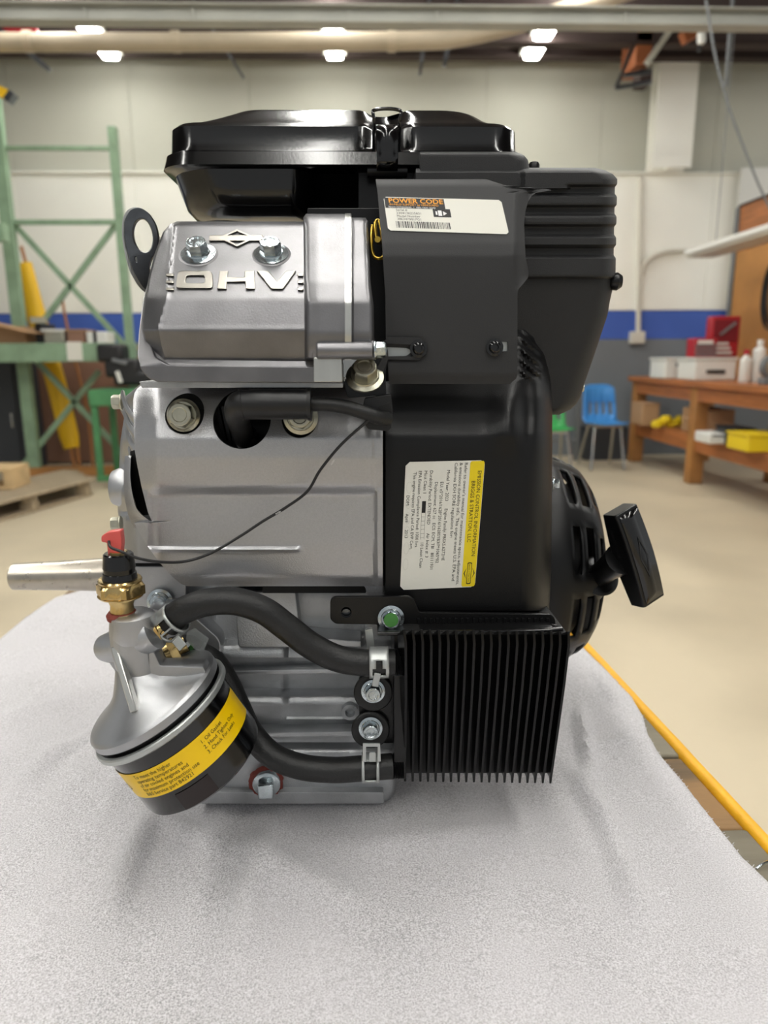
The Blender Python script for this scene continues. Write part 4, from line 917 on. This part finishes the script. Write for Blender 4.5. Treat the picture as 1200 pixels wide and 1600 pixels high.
T = [(14, 63.5, 'Model Year: 2023      Engine Family: PBSXS.6272HE'), (32, 54.5, 'EU: e5*2016/1628*2016/1628SYB3/P*1065*02'), (32, 46, 'Displacement: 627 cc   ECS: ECM, TBI   80111931'), (14, 37.5, 'Durability Period: EXTENDED       Air Index #: 3'), (14, 29, 'Most Clean 1'), (126, 29, '10 Least Clean'), (14, 20.5, 'EPA Emission Compliance Period: 1000 hrs'), (16, 12.5, 'This engine requires EPA and CA EVP Cert.'), (52, 3.5, 'DOM:      April      2013')]
obj('label_text', join(*[D.text(s, x, y, 6.8, .0001, xs=1.0) for x, y, s in T]), M['ink'], lb, 0)
obj('scale_bar', join(D.rect(62, 28, 80, 34, .0001, 0, 2), *[D.rect(80+i*6.5, 28, 80.3+i*6.5, 34, .0001, 0, 1) for i in range(7)], D.rect(80, 28, 122, 28.3, .0001, 0, 2), D.rect(80, 33.7, 122, 34, .0001, 0, 2)), M['ink'], lb, 0)
obj('outline_mark', join(*[ (lambda c: ([D.pt(x, y, .0001) for x, y in c] + [D.pt(x*.97+.03*cx, y*.95+.05*cy, .0001) for x, y in c], [(i, (i+1) % 20, 20+(i+1) % 20, 20+i) for i in range(20)]))(circ(cx, cy, 9, 4, 20)) for cx, cy in ((40, 7), (64, 7), (88, 7), (110, 7), (135, 7), (160, 7))]), M['ink_grey'], lb, 0)
DX, DY = 178, 109
obj('maker_mark', join(([D.pt(x, y, .0002) for x, y in ((DX-17, DY), (DX, DY-9), (DX+17, DY), (DX, DY+9))], [(0, 1, 2, 3)]), D.rect(DX-17, DY-3.6, DX+17, DY+3.6, .00021, 1, 4)), M['ink'], lb, 0, label='black diamond shaped maker mark')
obj('maker_mark', join(([D.pt(x, y, .00025) for x, y in ((DX-11, DY+3.6), (DX, DY+7.2), (DX+11, DY+3.6), (DX+11, DY+3.5))], [(0, 1, 2, 3)]), ([D.pt(x, y, .00025) for x, y in ((DX-11, DY-3.6), (DX, DY-7.2), (DX+11, DY-3.6), (DX+11, DY-3.5))], [(0, 1, 2, 3)]), D.rect(DX-15.5, DY-2.6, DX+15.5, DY+2.6, .0003, 1, 4)), M['label_yellow'], lb, 0)
obj('maker_mark', D.text('BRIGGS & STRATTON', DX-14.2, DY-1.3, 3.3, .0004, xs=.86), M['ink'], lb, 0)
# --- oil cooler bracket ---
cb = plate('cooler_bracket', [(516, 938), (522, 933), (640, 932), (648, 938), (655, 957), (862, 960), (868, 968), (868, 990), (590, 990), (590, 976), (524, 975), (516, 968)], .4265, .003, M['semi_black'], ENG, [circ(541, 957, 8, 8, 20)], .8, 4, 'black sheet metal cooler bracket')
obj('bracket_nut', lathe_vf([(0, .0045), (0, .0028), (.006, .0028), (.006, .0045)], A(541, 958, .431), (0, 1, 0), 16), M['dark_steel'], cb)
p = A(590, 987, .414); q = A(866, 984, .414)
obj('folded_lip', box_vf(p.x, q.x, .414, .4275, q.z-.0012, q.z+.0008), M['semi_black'], cb, bevel=.0006)
obj('lip_edge', tube_vf([Vector((p.x, .4135, q.z)), Vector((q.x-.004, .4135, q.z)), Vector((q.x, .420, q.z))], .0015, 12, 3), M['gloss_black'], cb)
for k in range(22):
    x = 652 + k*9.6; obj('louvre', plate_vf([(x, 966), (x+5, 966), (x+6, 982), (x+1, 982)], .4255, .001, (), .4, 1), M['semi_black'], cb)
hex_bolt('bracket_bolt', A(611, 966, .4255), (0, -1, .08), .0058, .007, M['zinc'], ENG, 1.45, .0014, 'bright hex bolt with green paint mark on its head')
obj('paint_mark', lathe_vf([(0, .0046), (.0003, .0044), (.0004, 0)], A(611, 969, .4182), (0, -1, .08), 20), M['green_dot'], ENG)
obj('clip_tab', plate_vf([(570, 985), (582, 982), (586, 1012), (574, 1014)], .424, .002, (), .4, 2), M['clamp'], ENG)
# mount plate with rubber washers
mp_ = plate('cooler_mount', [(560, 1058), (632, 1020), (632, 1160), (600, 1162), (562, 1150)], .434, .003, M['semi_black'], ENG, (), .8, 8, 'black cooler mounting plate')
for (x, y) in ((583, 1080), (579, 1138)):
    obj('rubber_washer', lathe_vf([(0, .0122), (.001, .0128), (.0025, .0128), (.0032, .012), (.0032, .004)], A(x, y, .433), (0, -1, .05), 36), M['rubber'], mp_)
    hex_bolt('mount_bolt', A(x, y, .4285), (0, -1, .1), .0054, .0075, M['zinc'], mp_, 1.45)
# --- oil cooler ---
CYt, CYb = .395, .4275
oc = obj('oil_cooler', join(*[bar_vf(A(640, y, .43+.0*k) + Vector((0, .022, 0)), A(868, y-4, .43) + Vector((0, .022, 0)), .010, .030, (0, 1, 0)) for k, y in enumerate((1000, 1030, 1060, 1090, 1120, 1150, 1180))]), M['semi_black'], ENG, 40, 'black finned oil cooler')
NF = 20
for i in range(NF):
    u = i/(NF-1); xt = 634 + u*(889-634); xb = 633 + u*(862-633)
    T_ = A(xt, 1004+u*4, CYt); B_ = A(xb, 1206+u*3, CYb-.002); t0 = A(xt-10, 990, CYt+.012)
    th = .0008; dep = .048
    prof = [t0 + Vector((0, dep*.7, -.016)), t0, T_ , B_, B_ + Vector((0, .004, -.0045)), B_ + Vector((0, dep*.5, -.006)), B_ + Vector((0, dep*.8, 0))]
    prof = [catmull([prof[0], prof[1]], 1)[0]] + catmull(prof[1:6], 3) + [prof[6]]
    V = []; n = len(prof)
    for p in prof: V.append(p + Vector((-th, 0, 0)))
    for p in prof: V.append(p + Vector((th, 0, 0)))
    Fc = [tuple(range(n-1, -1, -1)), tuple(range(n, 2*n))] + [(k, (k+1) % n, n+(k+1) % n, n+k) for k in range(n)]
    obj('cooler_fin', (V, Fc), M['fin_black'], oc, 40, None, .0004)
obj('cooler_dark_backing', relief_vf(rows(992, 1208, 20), [(992, 632), (1208, 632)], [(992, 888), (1208, 862)], lambda x, y: .408 + (y-992)/216*.028, .46, 10), M['dark'], oc)  # black backing added to keep the gaps between the fins dark
sp = obj('cooler_side_plate', plate_vf([(616, 985), (634, 985), (634, 1218), (616, 1210)], .4185, .05, (), .8, 3), M['semi_black'], ENG)
for y, Y in ((1035, .412), (1197, .424)):
    prof = []
    for k in range(9): prof += [(k*.0011, .0078), (k*.0011+.0005, .0086)]
    obj('threaded_nipple', lathe_vf(prof, A(608, y, Y), (1, 0, 0), 24), M['semi_black'], ENG, label='black threaded hose nipple')
# --- hoses ---
hr = lambda u: .0089
h1 = [A(262, 975, .410), A(285, 955, .408), A(325, 941, .406), A(370, 940, .406), A(412, 954, .407), A(448, 980, .408), A(485, 1008, .409), A(525, 1028, .410), A(565, 1035, .410), A(616, 1035, .411)]
obj('oil_hose', tube_vf(h1, .0083, 24, 8), M['rubber'], ENG, 60, 'upper thick black oil hose')
h2 = [A(296, 1010, .455), A(330, 1030, .452), A(355, 1068, .446), A(372, 1105, .440), A(392, 1145, .434), A(425, 1180, .428), A(470, 1198, .424), A(520, 1203, .422), A(560, 1201, .421), A(612, 1197, .423)]
obj('oil_hose', tube_vf(h2, .0083, 24, 8), M['rubber'], ENG, 60, 'lower thick black oil hose')
def clamp(name, p, axis, wd, r, win, lab, rotdeg=0):
    o = Vector(p); seg = 60
    vf = lathe_vf([(-wd/2+wd*k/6, r) for k in range(7)], o, axis, seg, (0, -1, 0), lambda i, k: win(i, (k+seg//2+rotdeg) % seg - seg//2), False)
    c = obj('hose_clamp', vf, M['clamp'], ENG, 60, lab); solidify(c, .0009, 1); return c
def tri(i, k): return 1 <= i <= 4 and -5 <= k <= 4 and abs(k+.5) < 1.2+ (i-0)*.9
cu = clamp('hose_clamp', A(592, 1035, .410), (1, 0, 0), .0120, .0088, lambda i, k: 1 <= i <= 4 and -6 <= k <= 5 and (abs(i-2.5) < (k+8)/5.2), 'silver spring clamp on the upper hose')
clamp('hose_clamp', A(579, 1199, .4215), (1, -.02, 0), .0115, .0088, lambda i, k: 1 <= i <= 4 and -9 <= k <= 4, 'silver spring clamp on the lower hose')
for p, q in ((A(590, 1052, .402), A(586, 1072, .405)), ):
    obj('clamp_tail', bar_vf(p, q, .004, .0012, (0, -1, 0)), M['clamp'], ENG, bevel=.0003)
obj('clamp_tail', plate_vf([(567, 1162), (594, 1162), (595, 1190), (567, 1190)], .4125, .001, [[(572, 1167), (590, 1167), (590, 1190), (572, 1190)]], .3, 1), M['clamp'], ENG)
obj('clamp_tail', plate_vf([(577, 1176), (587, 1176), (587, 1190), (577, 1190)], .412, .001, (), .3, 2), M['clamp'], ENG)
d = (A(285, 955, .408) - A(258, 978, .410)).normalized()
clamp('hose_clamp', A(266, 973, .4095), d, .0125, .0094, lambda i, k: 1 <= i <= 4 and -5 <= k <= 8 and not (k in (1,)), 'silver spring clamp at the brass fitting')
obj('clamp_tail', bar_vf(A(274, 998, .402), A(286, 1012, .400), .006, .001, (0, -1, 0)), M['clamp'], ENG, bevel=.0003)
# --- oil filter adapter ---
FC = A(243, 1094, .405); fa = Vector((.47, .10, -.87)).normalized()      # filter axis, pointing down the can
_, fu, fv = frame(fa, (0, -1, 0))       # fu towards the camera, fv sideways
FR = .0420
ad = obj('filter_adapter', lathe_vf([(-.030, .008), (-.024, .0125), (-.0165, .0185), (-.011, .0265), (-.0075, .034), (-.0055, FR*.95), (-.0045, FR*.985), (-.003, FR+.0005), (.0015, FR+.0005), (.0025, FR-.001), (.003, FR-.004)], FC, fa, 72), M['cast'], ENG, 30, 'cast aluminium oil filter adapter')
nk = A(205, 1000, .398)
obj('adapter_neck', tube_vf([A(207, 962, .402), A(207, 985, .403), A(214, 1020, .404), A(228, 1060, .406)], lambda u: .0125 + .002*u, 28, 6), M['cast'], ad, 50)
obj('adapter_boss', lathe_vf([(-.003, .0095), (-.001, .0125), (.01, .0135), (.014, .0125)], A(207, 963, .402), (0.04, 0, -1), 32), M['cast'], ad, 40)
obj('adapter_side_boss', lathe_vf([(0, .010), (.012, .0115), (.016, .0105), (.0165, .006)], A(208, 1003, .402), (.86, -.12, .42), 32), M['cast'], ad, 40)
obj('adapter_wing', tube_vf([A(166, 1012, .415), A(180, 1010, .41), A(205, 1000, .408)], lambda u: .0085 + .003*u, 24, 6), M['cast'], ad, 50)
obj('adapter_wing', plate_vf([(152, 1010), (190, 975), (225, 1000), (228, 1075), (192, 1068)], .404, .014, (), 2, 10), M['cast'], ad)
obj('adapter_web', plate_vf([(232, 1000), (250, 1040), (318, 1042), (322, 1052), (256, 1085), (230, 1075)], .394, .012, (), 2, 4), M['cast'], ad)
obj('adapter_rib', join(bar_vf(A(181, 1010, .396), A(212, 1112, .378), .0042, .006, (0, -1, 0))), M['machined'], ad, bevel=.0008, label='rough bright cast rib')
obj('adapter_base', plate_vf([(225, 950), (300, 960), (345, 1000), (345, 1050), (255, 1045)], .452, .03, (), 2, 12), M['cast'], ad)
# --- oil filter ---
of = obj('oil_filter', lathe_vf([(.0045, FR-.001), (.0048, FR+.0012), (.0078, FR+.0018), (.0088, FR+.0005), (.0092, FR-.0012), (.010, FR-.0015), (.050, FR-.0015), (.0535, FR-.0022), (.0565, FR-.006), (.058, FR-.012), (.058, .01), (.0575, 0)], FC, fa, 96), M['gloss_black'], ENG, 30, 'glossy black spin-on oil filter')
obj('seal_gap', lathe_vf([(.0030, FR-.003), (.0046, FR-.003)], FC, fa, 64), M['dark'], of)
obj('filter_rim', lathe_vf([(.0046, FR-.0005), (.0047, FR+.0018), (.0055, FR+.0024), (.0080, FR+.0024), (.0090, FR+.0012), (.0092, FR-.001)], FC, fa, 96, cap=False), M['clamp'], of, 30, 'silver crimped rim')
def fcyl(th, t, r): return FC + fa*t + (fu*math.cos(th) + fv*math.sin(th))*r
bt0, bt1 = .0188, .0378
th0, th1 = -1.75, 1.6
N = 60; V = []; Fc = []
for i in range(N+1):
    th = th0 + (th1-th0)*i/N; V += [fcyl(th, bt0, FR-.0012), fcyl(th, bt1, FR-.0012)]
for i in range(N): Fc.append((2*i, 2*i+1, 2*i+3, 2*i+2))
fl = obj('filter_band', (V, Fc), M['filter_yellow'], of, 80, 'yellow printed band')
SGN = 1
# which way does fv run in the picture?
pa = proj(fcyl(-.5, .028, FR)); pb = proj(fcyl(.5, .028, FR)); SGN = 1 if pb[0] > pa[0] else -1
def ftext(s, thc, t, size, xs=1.0):
    V, Fc = text_vf(s, size, xs=xs); return [fcyl(SGN*(thc + v.x/FR), t - v.y, FR-.0010) for v in V], Fc
L = ['To meet the higher', 'operating temperatures', 'of air cooled engines and', 'for maximum protection use', 'B&S Service part 842921']
obj('band_text', join(*[ftext(s, -.50+.0*i, bt0+.0040+i*.0033, .0036, .95) for i, s in enumerate(L)]), M['ink'], of, 0)
obj('band_text', join(*[ftext(s, .62, bt0+.0052+i*.0038, .0034, .95) for i, s in enumerate(['1. Oil Gasket', '2. Hand Tighten Only', '3. Check For Leaks'])]), M['ink'], of, 0)
c_ = circ(0, 0, .004, .0022, 24); inr = circ(0, 0, .0033, .0016, 24)
obj('band_emblem', ([fcyl(SGN*(-.88 + x/FR), .030+y, FR-.0010) for x, y in c_] + [fcyl(SGN*(-.88 + x/FR), .030+y, FR-.0010) for x, y in inr], [(i, (i+1) % 24, 24+(i+1) % 24, 24+i) for i in range(24)]), M['ink'], of, 0)
Vp = [fcyl(SGN*(-.1+.55*i/10), .041+.012*j/4, FR-.0011) for j in range(5) for i in range(11)]
obj('faded_print', (Vp, [(j*11+i, j*11+i+1, (j+1)*11+i+1, (j+1)*11+i) for j in range(4) for i in range(10)]), mat('faded_print', '#1a0d0c', .3), of)
# --- oil pressure switch ---
so = A(191, 955, .402); up = Vector((.02, 0, 1))
sw = obj('pressure_switch', lathe_vf([(-.004, .0075), (.004, .0065), (.008, .0080), (.0095, .0125), (.0105, .0132)], so, up, 32), M['brass'], ENG, 30, 'brass oil pressure switch with black top')
V, Fc = lathe_vf([(.0098, .0120), (.0112, .0132), (.0165, .0132), (.0180, .0120), (.0185, .0105)], so, up, 48)
def hexify(V, o, ax, r):
    a, u, v = frame(ax); out = []
    for p in V:
        d = p - o; t = d.dot(a); q = d - a*t; th = math.atan2(q.dot(v), q.dot(u)); rr = q.length
        if rr > r*.93: q *= (math.cos(math.pi/6)/math.cos((th % (math.pi/3)) - math.pi/6))*1.08
        out.append(o + a*t + q)
    return out
obj('switch_hex', (hexify(V, so, up, .0132), Fc), M['brass'], sw, 25)
obj('crimp_ring', lathe_vf([(.018, .0118), (.0195, .0125), (.0205, .0118), (.0205, .0095)], so, up, 36), M['brass'], sw, 30)
obj('switch_cap', lathe_vf([(.0195, .0100), (.024, .0094), (.0242, .0089), (.0268, .0089), (.0270, .0093), (.0350, .0084), (.0358, .0076), (.0358, 0)], so, up, 36), M['gloss_black'], sw, 30)
obj('terminal_disc', lathe_vf([(.0356, .0050), (.0368, .0050), (.0368, 0)], so, up, 24), M['brass'], sw, 30)
q = so + up*.036; obj('terminal_blade', box_vf(q.x-.0056, q.x-.0022, q.y-.001, q.y+.001, q.z, q.z+.010), M['brass'], sw)
obj('terminal_cover', join(plate_vf([(165, 833), (172, 831), (188, 829), (190, 850), (188, 871), (169, 872), (167, 848), (158, 847), (158, 838)], .399, .0065, (), 1.2, 3)), M['red'], ENG, 30, 'translucent red terminal cover')
obj('switch_sealant', lathe_vf([(-.0045, .0088), (-.002, .0092), (.0, .0078)], so, up, 24), M['sealant'], sw)
# brass fitting
fo = A(222, 996, .402); fd = (A(262, 975, .4095) - fo).normalized()
V, Fc = lathe_vf([(-.002, .0060), (.003, .0060), (.0032, .0075), (.0040, .0082), (.0085, .0082), (.0092, .0074), (.0094, .006), (.018, .0055)], fo, fd, 48)
obj('brass_fitting', (hexify(V, fo, fd, .0080), Fc), M['brass'], ENG, 25, 'brass hose fitting')
obj('fitting_sealant', lathe_vf([(-.002, .0076), (.0005, .0076), (.002, .0062)], fo, fd, 24), M['sealant'], ENG)
fo = A(258, 1022, .425); fd = Vector((.75, .3, .3)).normalized()
V, Fc = lathe_vf([(0, .0055), (.003, .0055), (.0032, .0072), (.0080, .0072), (.0085, .005), (.014, .005)], fo, fd, 48)
obj('brass_fitting', (hexify(V, fo, fd, .0070), Fc), M['brass'], ENG, 25, 'second brass fitting behind the adapter')
obj('hose_end', tube_vf([A(272, 1016, .436), A(290, 1012, .448), A(306, 1014, .455)], .0088, 20, 4), M['rubber'], ENG, 60)
obj('green_mark', lathe_vf([(0, .003), (.0005, .003), (.0006, 0)], A(296, 1010, .438), (0, -1, 0), 14), M['green_dot'], ENG)
obj('clear_tab', join(plate_vf([(292, 988), (304, 982), (326, 998), (318, 1018), (306, 1016), (290, 1000)], .428, .001, (), .3, 2)), M['clear'], ENG, 30, 'clear plastic tab')
obj('clamp_tail', bar_vf(A(276, 1024, .425), A(296, 1004, .43), .003, .001, (0, -1, 0)), M['clamp'], ENG)
# --- air cleaner ---
ACX = (A(260, 240, .525).x + A(814, 240, .525).x)/2; AHW = (A(814, 240, .525).x - A(262, 240, .525).x)/2; ACY = .605; AHD = .105
XC = A(604, 220, .505).x
def ac_ring(z, hw, hd, rc=.032, notch=0, lobe=0, skew=0):
    out = []; rc = min(rc, hw*.9, hd*.9); cx, cy = hw-rc, hd-rc
    def arc(sx, sy, t0):
        return [(sx*cx + rc*math.cos(t0+math.pi/2*i/10), sy*cy + rc*math.sin(t0+math.pi/2*i/10)) for i in range(11)]
    P = arc(1, 1, 0) + arc(-1, 1, math.pi/2) + arc(-1, -1, math.pi); 
    P += [(-cx + 2*cx*i/70, -hd) for i in range(1, 70)] + arc(1, -1, 1.5*math.pi)
    for x, y in P:
        x += ACX + skew*max(0, x/hw); y += ACY
        if y < ACY:
            k = sm(0, .03, ACY - .03 - y); y += notch*math.exp(-((x-XC)/.0125)**4)*k
            if lobe: y += lobe*sm(A(455, 290, .52).x, A(505, 290, .52).x, x)*k
        out.append(Vector((x, y, z)))
    return out
def loft(rings, cap0=True, cap1=True):
    n = len(rings[0]); V = [p for r in rings for p in r]; Fc = []
    for j in range(len(rings)-1):
        for k in range(n): Fc.append((j*n+k, j*n+(k+1) % n, (j+1)*n+(k+1) % n, (j+1)*n+k))
    if cap0: Fc.append(tuple(range(n)))
    if cap1: Fc.append(tuple(range((len(rings)-1)*n, len(rings)*n)))
    return V, Fc
zf = lambda py: zpx(py, .505)
W, H_ = AHW, AHD
lv = [(264, 0, 0, 0, .022), (261, -.0015, -.0015, 0, .023), (248, 0, 0, 0, .022), (240, .0008, .001, 0, .021), (235, .0035, .005, .003, .019), (228, .004, .006, .006, .018), (196, .005, .007, .012, .017), (188, .0075, .0105, .015, .017), (183, .013, .0165, .017, .018)]
rg = [ac_ring(zf(py), W-a_, H_-b__, rc, nt_) for py, a_, b__, nt_, rc in lv]
ztop = zpx(170, .538)
rg += [ac_ring(zf(183)*.5+(ztop-.002)*.5, W-.024, H_-.028, .022, .018, 0, .005), ac_ring(ztop-.002, W-.034, H_-.038, .026, .016, 0, .012), ac_ring(ztop, W-.037, H_-.041, .026, .014, 0, .013), ac_ring(ztop, W*.3, H_*.3, .02, 0)]
ac = obj('air_cleaner_cover', loft(rg), M['gloss_black'], ENG, 38, 'glossy black domed air cleaner cover')
# side lobes stepping down at left end and right end panels
rg = [ac_ring(zf(py), W-a_, H_-b__, rc, 0, lb_) for py, a_, b__, lb_, rc in ((336, .026, .03, .02, .03), (334, .020, .022, .022, .032), (328, .013, .014, .026, .035), (315, .008, .009, .028, .036), (290, .005, .007, .024, .036), (262, .002, .005, .012, .034))]
ab = obj('air_cleaner_base', loft(rg), M['gloss_black'], ENG, 38, 'glossy black air cleaner pan')
obj('drain_duct', lathe_vf([(0, .020), (.002, .022), (.012, .022), (.013, .019)], A(366, 338, .55) + Vector((0, 0, -.008)), (0, 0, 1), 32), M['gloss_black'], ab)
obj('duct_seal', lathe_vf([(0, .018), (.001, .018), (.001, 0)], A(366, 338, .55) + Vector((0, 0, -.0085)), (0, 0, 1), 32), mat('dark_green_seal', '#1c3a30', .5), ab)
# spring clip over the cover
cl_ = obj('cover_clip', tube_vf([Vector((XC, y, z)) for y, z in ((.522, zpx(173, .522)), (.506, zpx(180, .506)), (.497, zpx(192, .497)), (.495, zpx(225, .495)), (.493, zpx(250, .493)), (.497, zpx(262, .497)))], .0068, 4, 8, .2), M['gloss_black'], ENG, 40, 'black steel clip holding the cover')
V = [Vector((XC+s*.0068, y, z)) for y, z in [(p.y, p.z) for p in catmull([Vector((0, .508, zpx(196, .508))), Vector((0, .4965, zpx(201, .4965))), Vector((0, .4940, zpx(212, .4940))), Vector((0, .4935, zpx(235, .4935))), Vector((0, .4935, zpx(254, .4935))), Vector((0, .498, zpx(266, .498)))], 4)] for s in (-1, 1)]
bpy.data.objects.remove(cl_)
cl_ = obj('cover_clip', (V, [(2*i, 2*i+1, 2*i+3, 2*i+2) for i in range(len(V)//2-1)]), M['gloss_black'], ENG, 60, 'black steel clip holding the cover'); solidify(cl_, .0012, 0)
pts = [(-.0085, .005), (-.0085, .0), (-.008, -.001), (.008, -.001), (.0085, .0), (.0085, .005)]
obj('clip_wire', tube_vf([Vector((XC+sx*.0083, .498 + (.02 if k in (0, 5) else .0), zpx(py, .498))) for k, (sx, py) in enumerate(((-1, 250), (-1, 190), (-.95, 172), (.95, 172), (1, 190), (1, 250)))], .0011, 8, 5), M['gloss_black'], cl_)
obj('clip_hinge', tube_vf([A(574, 268, .505), A(636, 268, .505)], .004, 12, 1), M['semi_black'], ENG)
obj('carburettor_body', plate_vf([(560, 262), (700, 262), (700, 345), (560, 345)], .515, .1, (), 1, 4), M['semi_black'], ENG)
# --- recoil starter ---
RC = A(868, 872, .62); RX = A(884, 872, .55).x - .005
RO = Vector((RX, .62, RC.z)); rax = Vector((1, 0, 0)); seg = 96
seg = 90
prof = [(-.030, .0985), (-.010, .0985), (-.002, .0978), (.003, .0962), (.006, .095), (.013, .0925), (.018, .0903), (.026, .0862), (.031, .0825), (.037, .074), (.042, .062), (.0445, .047), (.0455, .030), (.046, 0)]
def slots(i, k):
    return i in (4, 6) and (k % 9) in (1, 2, 3, 4, 5, 6) or (i == 8 and (k % 9) in (2, 3, 4, 5))
rs = obj('recoil_starter', lathe_vf(prof, RO, rax, seg, (0, -1, 0), slots, False), M['matte_black'], ENG, 30, 'black slotted recoil starter housing'); solidify(rs, .0028, -1)
rs.data.materials[0] = M['shroud_black']
obj('starter_pulley', lathe_vf([(-.03, .095), (.0, .090), (.012, .080), (.024, .066), (.030, 0)], RO, rax, 64), M['dark'], rs)
obj('starter_text', lathe_vf([(0, .0), (.0, .0052), (.001, .0055), (.0015, .0045), (.0015, 0)], A(904, 862, .535), (.8, -.6, 0), 24), M['zinc_dull'], rs) if False else None
hex_bolt('starter_bolt', A(864, 756, .53), (1, -.3, 0), .004, .005, M['zinc'], rs)
# oval name pad on the starter
gp = A(903, 862, .531)
# rope guide and T handle
gd = A(929, 904, .548); hd_ = A(972, 872, .512)
dv = (hd_ - gd).normalized()
obj('rope_guide', lathe_vf([(-.012, .013), (0, .0125), (.002, .0115), (.004, .0160), (.007, .0172), (.0088, .0150), (.009, .007)], gd, dv, 36), M['semi_black'], ENG, 40, 'black rope guide collar')
sh = obj('starter_handle', lathe_vf([(.009, .0095), (.024, .0098), (.036, .0115), (.044, .0125)], gd, dv, 28), M['gloss_black'], ENG, 40, 'black T shaped pull handle')
sh.data.materials[0] = M['semi_black']
# grip: a long box with slightly bowed outer face
gt = A(970, 796, .512); gb = A(1014, 938, .512)
ga = (gb - gt).normalized(); gn = (dv - ga*dv.dot(ga)).normalized(); gs = ga.cross(gn)
L_ = (gb-gt).length; mid = (gt+gb)/2 - gn*.001
V = []; Fc = []; sec = 14
def grip_sec(s):
    e = abs(2*s-1); hw = .0122 - .0006*e; out_ = .0095 - .0025*e**2; inn = -.0075 - .0035*(1-e**1.5)
    return hw, out_, inn
ringp = []
for j in range(sec+1):
    s = j/sec; hw, ou, inn = grip_sec(s)
    c = mid + ga*(L_*(s-.5))
    for (u_, w_) in ((-hw, inn+.0015), (-hw+.0015, inn), (hw-.0015, inn), (hw, inn+.0015), (hw, ou-.0015), (hw-.0015, ou), (-hw+.0015, ou), (-hw, ou-.0015)):
        V.append(c + gs*u_ + gn*w_)
for j in range(sec):
    for k in range(8): Fc.append((j*8+k, j*8+(k+1) % 8, (j+1)*8+(k+1) % 8, (j+1)*8+k))
Fc += [tuple(range(8)), tuple(range(sec*8, sec*8+8))]
grip = obj('grip', (V, Fc), M['semi_black'], sh, 35, None, .0008)
V = []; Fc = []
for j in range(sec+1):
    s = .03+.94*j/sec; hw, ou, inn = grip_sec(s); c = mid + ga*(L_*(s-.5))
    V += [c + gs*(-hw*.78) + gn*(ou+.0002), c + gs*(hw*.78) + gn*(ou+.0002)]
Fc = [(2*j, 2*j+1, 2*j+3, 2*j+2) for j in range(sec)]
o = obj('grip_inlay', (V, Fc), M['gloss_black'], sh, 60); solidify(o, .0008, 0)
dm = [(0, -.017), (.0042, 0), (0, .017), (-.0042, 0)]; dm2 = [(0, -.014), (.0032, 0), (0, .014), (-.0032, 0)]
obj('raised_diamond', ([mid + gs*x + ga*y + gn*.0104 for x, y in dm] + [mid + gs*x + ga*y + gn*.0104 for x, y in dm2], [(i, (i+1) % 4, 4+(i+1) % 4, 4+i) for i in range(4)]), M['matte_black'], sh, 0)
tv = text_vf('BRIGGS & STRATTON', .0042, cx=True)
sside = -1 if (mid - CAMLOC).dot(gs) > 0 else 1
obj('raised_lettering', ([mid + gs*(sside*.0122 + sside*.0003) + ga*(v.x*1.35) + gn*(-(v.y-.0015)*-1*0 + (v.y-.002) - .001) for v in tv[0]], tv[1]), M['matte_black'], sh, 0)
